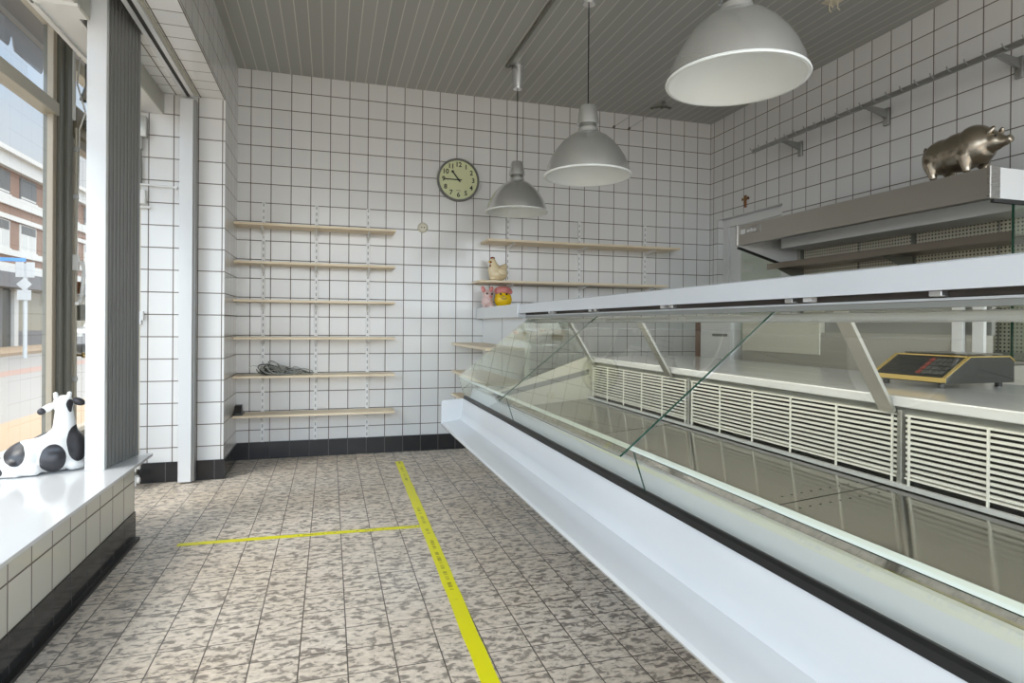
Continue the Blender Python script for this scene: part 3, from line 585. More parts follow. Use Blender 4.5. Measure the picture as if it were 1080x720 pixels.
# ------------------------------------------------------------------ display counter
YE = 3.94; YS = .22
t = ctr = thing('display_counter', 'long white refrigerated butcher display counter with angled glass front', 'display counter', (0, 0, 0))
mb = MB().prism([(.704, .420), (.712, .408), (.80, .395), (1.05, .36), (1.95, .36), (1.95, .52), (.95, .50), (.905, .58), (.868, .592), (.853, .588), (.846, .575), (.842, .50), (.838, .470), (.826, .453), (.80, .447), (.722, .437), (.707, .432)], YS, YE-.012)
mb.build('front_panel', 'white_enamel', ctr, smooth=True)
for y0, y1 in ((YE-.0118, YE), (YS-.012, YS-.0002)):
    mb = MB().prism([(.704, .420), (.712, .408), (.80, .395), (1.05, .36), (1.95, .36), (1.95, .60), (.92, .60), (.868, .592), (.845, .588), (.710, .578), (.704, .57)], y0, y1); mb.build('end_cap', 'white_enamel', ctr)
mb = MB().box(1.40, 1.85, YS+.05, YE-.1, 0, .365); mb.build('base', 'dark_gap', ctr)
mb = MB().prism([(.848, .5885), (.8565, .5915), (.8605, .604), (.858, .611), (.850, .605)], YS, YE-.03); mb.build('bumper_rail', 'black_rubber', ctr)
MB().prism([(.8645, .5935), (.880, .594), (.880, .60), (.873, .607), (.8645, .605)], YS, YE-.03).build('bumper_rail', 'black_rubber', ctr)
mb = MB().prism([(.8608, .5935), (.8625, .5935), (.8625, .6025), (.8612, .6025)], YS, YE-.03); mb.build('rail_insert', 'aluminium', ctr)
mb = MB().prism([(.894, .592), (.897, .600), (.911, .652), (.916, .656), (.932, .656), (.932, .50), (.928, .50), (.928, .650), (.916, .649), (.90, .594)], YS, YE-.02); mb.build('parapet', 'parapet_grey', ctr)
# deck, slightly tilted towards the customer
mb = MB().prism([(.9325, .496), (1.80, .568), (1.80, .563), (.9325, .491)], YS, YE-.02); mb.build('deck', 'deck_steel', ctr)
mb = MB()
for yy in (1.49, 1.60):
    for k in range(10):
        x = 1.36+k*.038+(.03 if yy > 1.55 else 0); z = .497+(x-.9455)/(1.80-.9455)*.071+.0006
        MB().box(x, x+.016, yy, yy+.006, z-.0004, z).build('drain_hole', 'ink', ctr)
for yy in (1.545, 2.80): MB().prism([(.95, .4978), (1.795, .568), (1.795, .5686), (.95, .4984)], yy-.0008, yy+.0008).build('deck_joint', 'dark_gap', ctr)
# rear louvre panels
mb = MB().box(1.80, 1.83, YS, YE-.02, .50, .80); mb.build('louvre_backing', 'dark_gap', ctr)
mb = MB().box(1.742, 1.758, YS, YE-.02, .567, .580); mb.build('kick_strip', 'white_enamel', ctr)
spl = [(YS+.03, 1.485), (1.515, 2.685), (2.715, YE-.05)]
for y0, y1 in spl:
    mb = MB()
    for k in range(11):
        z = .606+k*.0172; mb.prism([(1.766, z), (1.766, z+.0085), (1.783, z+.0065), (1.783, z+.003)], y0, y1)
    g = mb.build('louvre_panel', 'grille_white', ctr)
    for z in (.595, .795): MB().box(1.762, 1.79, y0, y1, z, z+.006).build('louvre_rail', 'grille_white', g)
    for k in range(6):
        y = y0+.012+(y1-y0-.03)*k/5; MB().box(1.759, 1.7645, y, y+.006, .575, .80).build('louvre_stay', 'grille_white', g)
for y in (1.5, 2.70): mb = MB().box(1.755, 1.79, y-.008, y+.008, .57, .815, bev=.002); mb.build('mullion', 'grey_steel', ctr)
# worktop behind the louvres
mb = MB().box(1.74, 2.56, YS, YE, .826, .860, bev=.004); mb.build('worktop', 'white_enamel', ctr)
mb = MB().box(1.77, 1.80, YS, YE-.02, .80, .8255); mb.build('worktop_channel', 'stripe_grey', ctr)
mb = MB().box(1.95, 2.5, YS, YE-.02, .02, .8255); mb.build('rear_cabinet', 'beige_panel', ctr)
# cheek at the far end
mb = MB().prism([(.90, .595), (1.09, .632), (1.74, .862), (1.80, .862), (1.80, .50), (.946, .492)], YE-.0195, YE-.0122); mb.build('end_cheek', 'cream_panel', ctr)
mb = MB().prism([(1.0, .565), (1.75, .735), (1.75, .77), (1.0, .60)], YE-.024, YE-.0197); mb.build('cheek_bumper', 'stripe_grey', ctr)
# glass: seam line, lower strip, three upper panes, end pane
P0, P1 = Vector((.819, .730)), Vector((1.312, 1.126)); dv = (P1-P0).normalized(); nv = Vector((-dv.y, dv.x))
def pane(name, a, b, y0, y1, th, edge='glass_edge', ends=None):
    d = (b-a).normalized(); n = Vector((-d.y, d.x))*th
    mb = MB()
    pts = [a, b, b+n, a+n]
    A = [mb.b.verts.new((p.x, y0, p.y)) for p in pts]; B = [mb.b.verts.new((p.x, y1, p.y)) for p in pts]
    for i in range(4):
        j = (i+1) % 4; f = mb.b.faces.new((A[i], A[j], B[j], B[i])); f.material_index = 0 if i in (0, 2) else 1
    for q in (A, B): f = mb.b.faces.new(q); f.material_index = 1
    bmesh.ops.recalc_face_normals(mb.b, faces=mb.b.faces[:])
    return mb.build(name, ['lower_glass' if name == 'lower_glass' else 'counter_glass', edge], ctr)
for y0, y1, dr_ in ((YS+.03, 1.520, 0), (1.530, 2.80, .041), (2.812, YE-.012, 0)):
    pane('front_glass', P0-dv*dr_+nv*(.007 if dr_ else .0), P1+nv*(.007 if dr_ else .0), y0, y1, .006, 'glass_edge' if dr_ else 'counter_glass')
for y0, y1 in ((YS+.03, 1.522), (1.526, 2.80), (2.804, YE-.012)):
    pane('lower_glass', Vector((.8608, .604)), Vector((.8205, .7245)), y0, y1, .003, 'glass_edge')
mb = MB().prism([(.816, .726), (.8225, .7245), (.828, .735), (.821, .739)], YS, YE-.006); mb.build('glass_seam', 'seam', ctr)  # pale colour stands in for sky light reflected on the glass edge
mb = MB().prism([(.816, .729), (1.312, 1.126), (1.60, 1.126), (1.745, .862), (1.09, .634), (.905, .598), (.858, .602)], YE-.0121, YE-.0065); mb.build('end_glass', 'cabinet_glass', ctr)
# canopy
mb = MB().prism([(1.238, 1.159), (1.244, 1.218), (1.252, 1.222), (1.36, 1.222), (1.36, 1.195), (1.262, 1.195), (1.258, 1.159)], YS, YE); mb.build('canopy', 'white_enamel', ctr)
MB().prism([(1.54, 1.222), (1.62, 1.222), (1.62, 1.15), (1.54, 1.15)], YS, YE).build('canopy_rear_rail', 'white_enamel', ctr)
MB().box(1.3605, 1.5395, YS, YE, 1.208, 1.216).build('added_canopy_glass', 'counter_glass', ctr)  # unseen glass top, added so light enters the case from above
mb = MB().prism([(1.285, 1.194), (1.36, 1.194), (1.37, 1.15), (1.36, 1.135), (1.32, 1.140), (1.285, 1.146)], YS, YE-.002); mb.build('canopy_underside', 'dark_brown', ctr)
mb = MB().prism([(1.280, 1.1385), (1.280, 1.144), (1.2845, 1.145), (1.2845, 1.1385)], YS, YE-.004); mb.build('clamp_lip', 'white_enamel', ctr)
mb = MB().prism([(1.285, 1.124), (1.285, 1.138), (1.318, 1.1385), (1.318, 1.128), (1.305, 1.1235)], YS, YE-.004); mb.build('glass_clamp', 'stripe_grey', ctr)
mb = MB().prism([(1.330, 1.115), (1.345, 1.119), (1.375, 1.112), (1.372, 1.097), (1.352, 1.092), (1.334, 1.096)], YS, YE-.004); mb.build('light_cover', 'white_enamel', ctr)
for k, y in enumerate((.62, .72, .98, 1.35, 1.42, 2.05, 2.11, 2.75, 2.81, 3.35, 3.40)):
    MB().box(1.262, 1.2845, y, y+.03, 1.147, 1.160, bev=.002).build('canopy_clip', 'aluminium' if k % 3 else 'white_plastic', ctr)
# added fill light under the canopy, brightens the inside of the case
ld = bpy.data.lights.new('counter_fill', 'AREA'); lo = bpy.data.objects.new('counter_fill', ld); C.objects.link(lo); lo.parent = ctr
ld.shape = 'RECTANGLE'; ld.size = .03; ld.size_y = YE-YS-.1; ld.energy = 4; ld.color = (1, .97, .90)
lz = -Vector((.80, 0, -.60)); lx = Vector((0, 1, 0)).cross(lz)
lo.matrix_local = Matrix(((lx.x, 0, lz.x, 1.385), (lx.y, 1, lz.y, (YE+YS)/2), (lx.z, 0, lz.z, 1.105), (0, 0, 0, 1)))
# struts from the worktop edge to the canopy
for y in (YE-.10, 2.86, 1.535, .34):
    a, b = Vector((1.752, .812)), Vector((1.555, 1.13)); d = (b-a).normalized(); n = Vector((-d.y, d.x))*.012
    mb = MB().prism([a, b, b+n, a+n], y-.028, y+.028); mb.build('strut', 'grey_steel', ctr)

# ------------------------------------------------------------------ white partition with ledge between counter and back wall, and its three boards
t = thing('ledge_partition', 'white half-height partition with thick ledge between the counter end and the back wall', 'partition', (0, 0, 0))
mb = MB().box(1.225, 1.62, YE+.004, D-.013, 1.128, 1.222, bev=.004); mb.build('ledge', 'white_enamel', t)
mb = MB().box(1.285, 1.32, YE+.01, D-.013, 0, 1.1275); mb.build('side_panel', 'white_plastic', t)
mb = MB().box(1.283, 1.2849, 4.52, 4.526, .0, 1.127); mb.build('panel_joint', 'stripe_grey', t)
for z, nm in ((.922, 'uppermost of the three pine boards on the partition left of the counter end'), (.685, 'middle one of the three pine boards on the partition, behind the glass tip'), (.488, 'lowest of the three pine boards on the partition, just above the counter end cap')):
    o = MB().box(1.01, 1.2848, YE+.02, D-.0125, z-.02, z, bev=.0015).build('partition_board', 'pine'); tag(o, nm, 'shelf', 'pine boards on the partition')

# ------------------------------------------------------------------ figurines
t = thing('hen_figurine', 'cream ceramic hen with dark red comb standing on the lower shelf behind the counter', 'figurine', (1.365, 5.02, 1.452), R(8))
mb = MB().ell((.02, 0, .062), (.085, .07, .062)).ell((-.015, 0, .09), (.055, .05, .07)).cap((-.02, 0, .12), .042, (-.032, 0, .17), .029).cap((.05, 0, .09), .05, (.085, 0, .135), .02).ell((0, 0, .02), (.06, .05, .02))
remesh(mb, 'body', 'ceramic_cream', t, .005, 5)
MB().ell((-.033, -.005, .197), (.022, .008, .010)).build('comb', 'ceramic_red', t, smooth='all')
for p, r in (((-.05, -.012, .160), (.010, .012, .012)), ((-.052, -.01, .125), (.012, .012, .02))): MB().ell(p, r).build('wattle', 'ceramic_red', t, smooth='all')
mb = MB().cyl((-.055, -.004, .165), (-.078, -.006, .160), .009, .001); mb.build('beak', 'ceramic_yellow', t, smooth=True)
mb = MB().ell((.03, -.068, .075), (.042, .012, .030), (0, 15, 0)); mb.build('wing', 'ceramic_cream', t, smooth='all')
t = thing('chick_figurine', 'round yellow chick figurine with a pink cap on the white ledge under the shelf', 'figurine', (1.420, 4.98, 1.222), R(0))
mb = MB().ell((0, 0, .072), (.078, .070, .072)).ell((-.01, 0, .11), (.062, .058, .052)).ell((0, 0, .012), (.06, .055, .012)); remesh(mb, 'body', 'ceramic_yellow', t, .005, 4)
mb = MB().ell((0, .005, .150), (.078, .070, .038)).ell((-.045, -.02, .135), (.036, .03, .022)).ell((.045, -.02, .135), (.036, .03, .022)).ell((0, -.03, .142), (.05, .036, .024)); remesh(mb, 'cap', 'ceramic_pink', t, .005, 4)
for s in (-1, 1): mb = MB().ell((-.012+s*.026, -.060, .116), (.009, .006, .010)); mb.build('eye', 'ink', t, smooth='all')
mb = MB().ell((-.012, -.064, .095), (.016, .008, .007)); mb.build('beak', 'gold_trim', t, smooth='all')
mb = MB().tube([(-.034, -.068, .085), (-.025, -.072, .076), (-.01, -.074, .073), (.004, -.072, .077), (.012, -.069, .086)], .003, 6); mb.build('smile', 'ink', t, smooth=True)
t = thing('piglet_figurine', 'pale pink piglet figurine with dark ears on the white ledge left of the yellow chick', 'figurine', (1.282, 4.99, 1.222), R(0))
mb = MB().ell((0, 0, .05), (.05, .055, .05)).ell((.0, -.01, .105), (.043, .045, .042)).ell((.012, -.05, .092), (.024, .022, .02)).cap((-.03, -.03, .02), .02, (-.035, -.05, .012), .014, 3).cap((.03, -.03, .02), .02, (.035, -.05, .012), .014, 3).ell((0, 0, .01), (.04, .045, .01)); remesh(mb, 'body', 'ceramic_pale', t, .005, 4)
for s in (-1, 1):
    mb = MB().ell((s*.034, .0, .155), (.018, .008, .03), (0, s*25, 0)); mb.build('ear', 'ceramic_pink', t, smooth='all')
mb = MB().ell((.012, -.072, .092), (.014, .006, .012)); mb.build('snout', 'ceramic_pink', t, smooth='all')
for p in ((.03, -.045, .115), (-.015, -.053, .118)): MB().ell(p, (.008, .007, .009)).build('eye', 'ink', t, smooth='all')

def cow_spots():
    m = M['cow_white']; tt = m.node_tree; b = tt.nodes['Principled BSDF']
    g = N(tt, 'ShaderNodeTexCoord'); acc = None
    nz = N(tt, 'ShaderNodeTexNoise'); nz.inputs['Scale'].default_value = 9; tt.links.new(g.outputs['Object'], nz.inputs[0])
    for c, r in (((.052, -.12, .070), (.052, .10, .068)), ((.150, -.06, .125), (.048, .15, .088)), ((-.085, -.02, .095), (.042, .14, .058)), ((.02, .02, .165), (.045, .06, .022)), ((.128, -.045, .305), (.030, .05, .048)), ((.02, .16, .10), (.08, .08, .07)), ((-.15, -.1, .03), (.022, .05, .022))):
        v = N(tt, 'ShaderNodeVectorMath', operation='SUBTRACT'); tt.links.new(g.outputs['Object'], v.inputs[0]); v.inputs[1].default_value = c
        d = N(tt, 'ShaderNodeVectorMath', operation='DIVIDE'); tt.links.new(v.outputs[0], d.inputs[0]); d.inputs[1].default_value = r
        l = N(tt, 'ShaderNodeVectorMath', operation='LENGTH'); tt.links.new(d.outputs[0], l.inputs[0])
        acc = l.outputs['Value'] if acc is None else math_(tt, 'MINIMUM', acc, l.outputs['Value'])
    acc = math_(tt, 'ADD', acc, math_(tt, 'MULTIPLY', math_(tt, 'SUBTRACT', nz.outputs[0], .5), .35))
    k = math_(tt, 'LESS_THAN', acc, 1.0)
    mx = N(tt, 'ShaderNodeMixRGB'); tt.links.new(k, mx.inputs[0]); mx.inputs[1].default_value = (.80, .80, .78, 1); mx.inputs[2].default_value = (.035, .034, .038, 1)
    tt.links.new(mx.outputs[0], b.inputs['Base Color'])
cow_spots()
t = thing('cow_figurine', 'black and white cow figurine lying on the white window sill, looking out', 'figurine', (-1.30, 3.345, .376), R(21))
mb = MB()
mb.ell((.055, -.01, .095), (.105, .105, .090)).ell((-.04, -.01, .078), (.095, .10, .076), (0, -14, 0)).ell((-.10, -.02, .045), (.080, .095, .045), (0, -22, 0))
mb.ell((.125, -.005, .095), (.060, .085, .093)).ell((.088, -.01, .150), (.062, .06, .062), (0, -25, 0)).ell((.052, -.075, .066), (.060, .05, .062))
mb.cap((.098, 0, .17), .054, (.094, .012, .275), .038, 8)
mb.ell((.092, .022, .310), (.043, .050, .040)).ell((.085, .07, .293), (.032, .05, .030), (-20, 0, 0)).ell((.08, .105, .282), (.028, .027, .024))
mb.cap((-.12, -.07, .026), .026, (-.015, -.10, .028), .028, 6).cap((-.15, -.065, .020), .019, (-.08, -.095, .022), .023, 4)
mb.cap((.125, -.075, .03), .028, (.165, -.05, .022), .021, 4).cap((.14, .05, .03), .03, (.16, .10, .02), .02, 4).ell((.03, 0, .012), (.11, .09, .012))
remesh(mb, 'body', 'cow_white', t, .006, 8)
mb = MB().ell((.092-.060, .012, .292), (.036, .012, .017), (0, -32, 0)); e = mb.build('ear', 'cow_white', t, smooth='all')
mb = MB().ell((.092-.083, .008, .278), (.018, .0135, .0165), (0, -32, 0)); mb.build('ear_tip', 'cow_black', e, smooth='all')
mb = MB().ell((.092+.058, .012, .315), (.030, .012, .018), (0, 25, 0)); mb.build('ear', 'cow_black', t, smooth='all')
for q in (-1, 1):
    mb = MB().cap((.088+q*.024, .012, .338), .011, (.088+q*.027, .010, .356), .010, 3); mb.build('horn', 'white_plastic', t, smooth='all')

# ------------------------------------------------------------------ wall display cabinet on the right wall
YA, YB = 2.09, 3.96
t = wc = thing('wall_cabinet', 'open stainless steel wall display cabinet with hood and perforated back panels on the right wall', 'wall cabinet', (0, 0, 0))
mb = MB().prism([(3.0, 1.700), (3.002, 1.848), (XR-.002, 1.848), (XR-.002, 1.838), (3.022, 1.838), (3.020, 1.712), (3.05, 1.712), (3.05, 1.700)], YA+.02, YB-.012); mb.build('hood', 'hood_steel', wc)
MB().box(2.992, 3.06, YA, YA+.0195, 1.695, 1.853, bev=.004).build('hood_end_trim', 'stainless', wc)
MB().box(2.992, 3.03, YB-.0115, YB+.01, 1.695, 1.853, bev=.003).build('hood_end_trim', 'stainless', wc)
mb = MB().box(3.03, XR-.002, YB-.0115, YB-.002, 1.6996, 1.848); mb.build('hood_end_panel', 'white_paint', wc)
mb = MB().box(3.0605, XR-.002, YA+.004, YA+.0195, 1.70, 1.848); mb.build('hood_end_panel', 'white_paint', wc)
mb = MB().box(3.02, XR-.002, YA+.002, YA+.019, 1.680, 1.6995); mb.build('hood_edge', 'dark_gap', wc)
mb = MB().prism([(3.01, 1.6995), (3.55, 1.6995), (3.55, 1.53), (3.43, 1.575), (3.01, 1.690)], YB-.02, YB-.006).build('cheek', 'white_paint', wc)
mb = MB().prism([(3.0, 1.690), (3.43, 1.572), (3.43, 1.555), (3.0, 1.674)], YB-.024, YB-.003); mb.build('cheek_edge', 'ink', wc)
mb = MB().prism([(3.03, 1.673), (3.40, 1.565), (3.40, .92), (3.03, .92)], YB-.016, YB-.010); mb.build('side_glass', 'cabinet_glass', wc)
o = MB().box(3.16, 3.53, YA+.006, YA+.012, .92, 1.679).box(3.156, 3.1599, YA+.004, YA+.014, .92, 1.679); b = o.build('side_glass', ['cabinet_glass', 'glass_edge'], wc)
for p in b.data.polygons:
    if p.center.x < 3.1599: p.material_index = 1
mb = MB().box(3.28, 3.538, YA+.03, YB-.15, 1.672, 1.8375, bev=.004); mb.build('light_box', 'white_paint', wc)
mb = MB().box(3.055, 3.279, YA+.03, YB-.02, 1.80, 1.8375); mb.build('hood_lining', 'white_paint', wc)
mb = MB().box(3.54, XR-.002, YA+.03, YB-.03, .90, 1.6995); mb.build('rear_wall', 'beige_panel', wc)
ys = [YA+.035, 2.42, 2.92, 3.34, 3.86]
for a, b in zip(ys, ys[1:]):
    mb = MB().box(3.530, 3.539, a+.008, b-.008, .95, 1.69); mb.build('perforated_panel', 'perforated', wc)
for y in (2.92, 3.86): mb = MB().box(3.515, 3.5395, y-.012, y+.012, .92, 1.695); mb.build('rear_post', 'frame_dark', wc)
mb = MB().box(3.20, 3.52, YA+.03, YB-.10, 1.530, 1.545, bev=.002).box(3.195, 3.205, YA+.03, YB-.10, 1.515, 1.558); sh = mb.build('cabinet_shelf', 'shelf_brown', wc)
for y in (2.92, 3.84):
    mb = MB().prism([(3.26, 1.529), (3.51, 1.529), (3.51, 1.44), (3.48, 1.44)], y-.005, y+.005); mb.build('shelf_bracket', 'frame_dark', sh)
# maker's plate
b = MB().box(2.9955, 2.9995, 3.70, 3.92, 1.775, 1.825).build('name_plate', 'stainless', wc)
mb = MB().box(2.994, 2.9954, 3.86, 3.91, 1.779, 1.815); rnd = random.Random(4)
for k in range(7):
    y = 3.74+k*.015; mb.box(2.994, 2.9954, y, y+.009, 1.785, 1.785+rnd.choice((.018, .018, .026)))
mb.build('plate_marks', 'white_plastic', b)
# lower part seen through the counter glass
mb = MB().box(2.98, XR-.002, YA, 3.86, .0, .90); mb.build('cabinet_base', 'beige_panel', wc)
mb = MB().box(2.975, 3.02, YA, 3.10, .9005, 1.045); mb.build('front_rail', 'beige_panel', wc)
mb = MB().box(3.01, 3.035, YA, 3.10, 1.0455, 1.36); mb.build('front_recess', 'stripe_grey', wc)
mb = MB().box(3.03, 3.50, YA+.04, 3.80, .901, .915); mb.build('base_deck', 'stainless', wc)
for y in (2.115, 2.215): mb = MB().box(2.955, 2.974, y-.028, y+.028, .95, 1.34, bev=.003); mb.build('front_post', 'white_paint', wc)
mb = MB().box(2.97, 3.01, 3.10, 3.85, .9005, 1.12, bev=.004); mb.build('side_panel', 'cream_panel', wc)

t = thing('storage_cabinet', 'white cabinet with slot handle standing beyond the counter in front of the doorway', 'cabinet', (0, 0, 0))
mb = MB().box(2.99, 3.50, 3.985, 4.40, 0, 1.16, bev=.012); mb.build('carcass', 'white_paint', t)
d = MB().box(2.972, 2.9895, 3.99, 4.39, .10, 1.15, bev=.004).build('door', 'white_paint', t)
MB().box(2.967, 2.9718, 4.03, 4.22, 1.00, 1.02).build('handle', 'frame_dark', d)
MB().box(2.97, 2.9895, 4.4005, 4.46, 0, 1.16).build('edge_strip', 'brown_wood', t)
# doorway in the right wall
struct(MB().box(3.69, 3.72, 4.15, 5.06, 0, 2.13).build('door_3', 'white_paint'))
struct(MB().box(3.66, 3.689, 4.175, 4.25, 0, 2.105).box(3.66, 3.689, 4.965, 5.04, 0, 2.105).box(3.66, 3.689, 4.25, 4.965, 2.03, 2.105).build('trim_6', 'white_paint'))
# pig on the hood
t = thing('pig_figurine', 'bronze-coloured metal pig figurine standing on the stainless hood', 'figurine', (3.10, 2.29, 1.849), R(-90))
mb = MB()
# local x runs towards the pig's head
mb.ell((-.105, 0, .130), (.105, .092, .094), (0, 2, 0)).ell((-.02, 0, .132), (.13, .096, .102), (0, -3, 0)).ell((.055, 0, .146), (.090, .092, .104), (0, -8, 0)).ell((-.150, 0, .124), (.06, .080, .082))
mb.ell((.100, 0, .148), (.058, .068, .072), (0, 8, 0)).ell((.145, 0, .142), (.042, .047, .048)).cap((.160, 0, .136), .036, (.208, 0, .130), .019, 6).ell((.216, 0, .137), (.009, .023, .022), (0, -15, 0))
for x, y, xf in ((-.140, -.052, -.130), (-.135, .052, -.120), (.040, -.052, .046), (.048, .052, .058)):
    mb.cap((x, y, .095), .042, (xf, y*1.05, .03), .020, 6).cap((xf, y*1.05, .03), .020, (xf+.003, y*1.05, .020), .0195, 3)
remesh(mb, 'body', 'brass_steel', t, .005, 12)
for q in (-1, 1):
    mb = MB().ell((.148, q*.036, .190), (.013, .011, .025), (q*20, 35, 0)); mb.build('ear', 'brass_steel', t, smooth='all')
mb = MB().tube([(-.205, 0, .172), (-.222, .004, .180), (-.228, .010, .194), (-.220, .006, .205), (-.210, -.002, .200), (-.214, -.006, .188)], .006, 8); mb.build('tail', 'brass_steel', t, smooth=True)
for q in (-1, 1): mb = MB().ell((.172, q*.036, .158), (.006, .004, .006)); mb.build('eye', 'ink', t, smooth='all')

# hook rail
t = thing('hook_rail', 'long grey metal hook rail on brackets high on the right wall', 'hook rail', (0, 0, 0))
mb = MB().box(3.395, 3.405, .9, 4.30, 2.535, 2.568, bev=.001); mb.build('bar', 'zinc', t)
k = 0; y = 4.284
while y > 1.0:
    mb = MB().tube([(3.394, y, 2.548), (3.382, y, 2.552), (3.368, y, 2.562), (3.364, y, 2.574)], .0038, 6); mb.cyl((3.389, y, 2.5475), (3.3945, y, 2.5475), .008, seg=10); mb.build('hook', 'zinc', t, smooth=True); y -= .0992
for y in (3.96, 3.18, 2.36, 1.54):
    mb = MB().prism([(3.4052, 2.530), (3.4052, 2.560), (3.42, 2.560), (XR-.02, 2.545), (XR-.02, 2.490), (3.42, 2.535)], y-.009, y+.009).box(XR-.021, XR-.001, y-.022, y+.022, 2.44, 2.56, bev=.007); mb.build('bracket', 'zinc', t, smooth=True)
    
# crucifix
t = thing('crucifix', 'small dark wooden crucifix on the right wall above the doorway', 'crucifix', (XR, 4.626, 2.217))
mb = MB().box(-.014, -.001, -.011, .011, -.062, .048, bev=.002).box(-.0141, -.0012, -.045, .045, .006, .028, bev=.002); mb.build('cross', 'crucifix_wood', t)
mb = MB().cap((-.019, 0, -.035), .004, (-.019, 0, .012), .006, 4).ell((-.020, 0, .024), (.006, .006, .007)).cap((-.018, -.034, .022), .003, (-.018, 0, .012), .004, 4).cap((-.018, .034, .022), .003, (-.018, 0, .012), .004, 4); mb.build('corpus', 'brass', t, smooth='all')

# ------------------------------------------------------------------ weighing scale on the worktop
t = sc = thing('weighing_scale', 'black shop scale with gold trim and keypad standing on the white worktop', 'scale', (2.09, 1.755, .860), R(2))
# local x to the back, y along the counter
hw = .145
mb = MB().prism([(.0, .022), (.012, .018), (.36, .018), (.36, .095), (.335, .112), (.125, .112), (.0, .038)], -hw, hw); mb.build('housing', 'scale_black', sc)
mb = MB().prism([(-.004, .024), (-.004, .040), (.124, .1165), (.3355, .1165), (.3655, .095), (.3605, .095), (.335, .1125), (.125, .1125), (.0, .0385), (.0, .024)], -hw-.003, -hw+.010)
mb.prism([(-.004, .024), (-.004, .040), (.124, .1165), (.3355, .1165), (.3655, .095), (.3605, .095), (.335, .1125), (.125, .1125), (.0, .0385), (.0, .024)], hw-.010, hw+.003)
mb.box(-.0045, -.0005, -hw+.01, hw-.01, .023, .040).box(.118, .130, -hw+.01, hw-.01, .1122, .1168); mb.build('gold_frame', 'gold_trim', sc)
sl = math.atan2(.112-.038, .125); cs, sn = math.cos(sl), math.sin(sl)
def onslope(u, v, lift): return (u*cs-lift*sn, v, .038+u*sn+lift*cs)
for r_ in range(4):
    for c_ in range(5):
        u0, v0 = .022+r_*.028, -.118+c_*.021; 
        mb = MB(); mb.prism([onslope(u0, 0, .0006)[::2], onslope(u0+.019, 0, .0006)[::2], onslope(u0+.019, 0, .004)[::2], onslope(u0, 0, .004)[::2]], v0, v0+.015)
        mb.build('key', 'key_red' if c_ == 4 else 'key_grey', sc)
for u0 in (.035, .075, .108): MB().prism([onslope(u0, 0, .0006)[::2], onslope(u0+.016, 0, .0006)[::2], onslope(u0+.016, 0, .002)[::2], onslope(u0, 0, .002)[::2]], .0, .115).build('display_strip', 'black_plastic', sc)
mb = MB().box(.14, .34, -.12, .12, .118, .124, bev=.003); mb.build('weighing_plate', 'stainless', sc)
for x in (.03, .33):
    for y in (-.11, .11): mb = MB().cyl((x, y, .0), (x, y, .019), .012); mb.build('foot', 'black_rubber', sc)

# ------------------------------------------------------------------ outside
struct(MB().box(-80, XW-.1, -30, 120, -.3, -.105).build('ground', 'road'))
struct(MB().box(-2.75, XW-.1, -20, 80, -.15, -.10).build('ground_pavement', 'pavement_pale'))
struct(MB().box(-3.6, -2.75, -20, 80, -.15, -.101).build('ground_paving', 'pavement'))
struct(MB().box(-7.3, -6.6, -20, 110, -.15, -.102).build('ground_cycle_lane', 'cycle_red'))
struct(MB().box(-13, -10.3, -20, 110, -.15, .0).build('ground_far_pavement', 'pavement'))
t = bd = thing('brick_building', 'long brick building with white bands across the street seen through the window', 'building', (0, 0, 0))
X0 = -13.0
MB().box(X0-8, X0, 2, 75, 3.0, 7.9).build('wall', 'brick', bd)
MB().box(X0-8.2, X0+.25, 2, 75, 7.45, 8.0).build('cornice', 'stucco_white', bd)
MB().box(X0-8.3, X0+.45, 2, 75, 8.0, 8.2).build('gutter', 'stucco_white', bd)
MB().box(X0-8, X0-.5, 2, 75, 8.2, 8.5).build('roof', 'facade_grey', bd)
for z0, z1 in ((5.95, 6.35), (5.35, 5.55), (3.85, 4.1)):
    MB().box(X0, X0+.10, 2, 75, z0, z1).build('band', 'stucco_white', bd)
MB().box(X0-.1, X0+.18, 2, 75, 3.05, 3.50).build('fascia', 'stucco_white', bd)
MB().box(X0-.1, X0+.7, 2, 75, 2.45, 3.05).build('awning_box', 'facade_grey', bd)
y = 5.05
while y < 62:
    for z0, z1, kind in ((6.40, 7.35, 0), (4.15, 5.30, 1)):
        wn = MB().box(X0-.02, X0+.05, y, y+1.5, z0, z1).build('window', 'stucco_white' if kind else 'shutter_grey', bd)
        MB().box(X0, X0+.09, y-.06, y+1.56, z0-.08, z0).build('window_sill', 'stucco_white', wn)
        if kind:
            MB().box(X0+.03, X0+.06, y+.08, y+1.42, z0+.75, z1-.03).build('shutter', 'shutter_grey', wn)
            for a in (.12, .84): MB().box(X0+.045, X0+.058, y+a, y+a+.55, z0+.06, z0+.74).build('curtain', 'curtain', wn)
        else:
            MB().box(X0+.052, X0+.062, y+.06, y+1.44, z0+.05, z0+.12).build('shutter_slat', 'stucco_white', wn)
    y += 2.05+.35
MB().box(X0-.6, X0-.5, 2, 75, -.1, 2.5).build('shop_back', 'shop_dark', bd)
y = 5.0; k = 0
while y < 60:
    MB().box(X0-.02, X0+.02, y, y+3.6, .65, 2.5).build('shop_window', 'shop_glass', bd)
    MB().box(X0-.1, X0+.06, y, y+3.6, -.1, .65).build('stall_riser', 'facade_grey', bd)
    MB().box(X0-.1, X0+.08, y+3.6, y+3.9, -.1, 2.5).build('pilaster', 'facade_grey', bd)
    MB().box(X0-.1, X0-.05, y+3.9, y+4.9, -.1, 2.4).build('shop_door', 'shop_dark', bd)
    MB().box(X0-.1, X0+.08, y+4.9, y+5.25, -.1, 2.5).build('pilaster', 'stucco_white', bd)
    y += 5.25
for y in (31.0, 32.6): MB().box(X0-1.5, X0-1.0, y, y+.5, 8.2, 8.95).build('chimney', 'brick', bd)
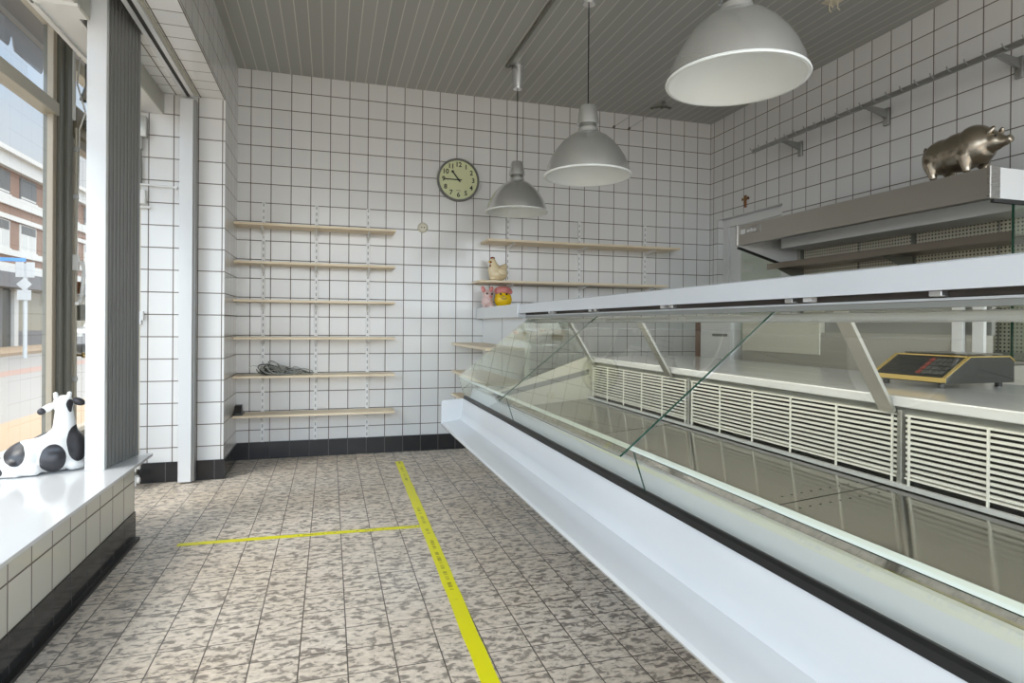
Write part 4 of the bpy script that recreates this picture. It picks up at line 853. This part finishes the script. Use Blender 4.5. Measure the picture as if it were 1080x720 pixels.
t = sp_ = thing('street_sign_post', 'grey street sign post with blue name sign and traffic signs across the road', 'sign post', (-9.25, 22.8, -.1))
MB().cyl((0, 0, 0), (0, 0, 3.0), .06).build('pole', 'sign_grey', sp_, smooth=True)
MB().box(-.66, 0.02, -.03, -.01, 3.06, 3.17, bev=.004).build('name_sign', 'sign_blue', sp_)
for x in (-.12, .16): MB().box(x-.11, x+.12, -.09, -.065, 2.56, 3.04, bev=.01).build('square_sign', 'sign_grey', sp_)
mb = MB(); mb.box(-.15, .15, -.09, -.065, -.15, .15, bev=.01); o = mb.build('diamond_sign', 'sign_grey', sp_); o.data.transform(Matrix.Translation((.0, 0, 2.34)) @ Matrix.Rotation(R(45), 4, 'Y'))
MB().box(-.19, .19, -.09, -.065, 1.84, 2.16, bev=.01).build('plate_sign', 'sign_grey', sp_)
# car
t = car = thing('car', 'silver parked car across the street seen past the window post', 'car', (-8.25, 28.1, -.1))
mb = MB().prism([(-2.1, .35), (-2.1, .75), (-1.9, .9), (-1.0, 1.0), (-.45, 1.45), (.95, 1.47), (1.6, 1.02), (2.1, .95), (2.15, .4), (1.7, .28), (-1.8, .28)], -.85, .85, axis='X'); mb.build('body', 'car_silver', car)
mb = MB().prism([(-.85, 1.02), (-.42, 1.40), (.90, 1.42), (1.4, 1.03)], -.86, .86, axis='X'); mb.build('side_windows', 'shop_dark', car)
MB().prism([(-.985, 1.02), (-.455, 1.443), (-.465, 1.455), (-.995, 1.032)], -.74, .74, axis='X').build('windscreen', 'shop_dark', car)
for y in (-1.35, 1.35):
    for s in (-1, 1): MB().cyl((s*.70, y, .32), (s*.88, y, .32), .32).build('wheel', 'black_rubber', car, smooth=True)
for a in (-.8, .5): MB().box(a, a+.3, -2.13, -2.09, .62, .78).build('headlight', 'stucco_white', car)
# awning with scalloped valance just outside the window
t = aw = thing('awning', 'grey fabric awning with scalloped edge hanging outside above the show window', 'awning', (-2.3, 0, 0))
MB().prism([(-.0, 3.34), (.68, 3.50), (.68, 3.52), (-.0, 3.36)], -2, 6.4).build('canvas', 'awning', aw)
y = -2.0; pts = [(-2.0, 3.34)]
while y < 6.4:
    f = ((y-5.43) % .54)/.54; dz = .19 if .10 < f < .90 else .06+.13*math.sin(min(f, 1-f)/.10*math.pi/2); pts.append((y, 3.31-dz)); y += .02
pts.append((6.4, 3.34))
MB().prism(pts, -.004, .004, axis='X').build('valance', 'awning', aw)
MB().cyl((.0, -2, 3.35), (.0, 6.4, 3.35), .03).build('front_bar', 'zinc', aw, smooth=True)
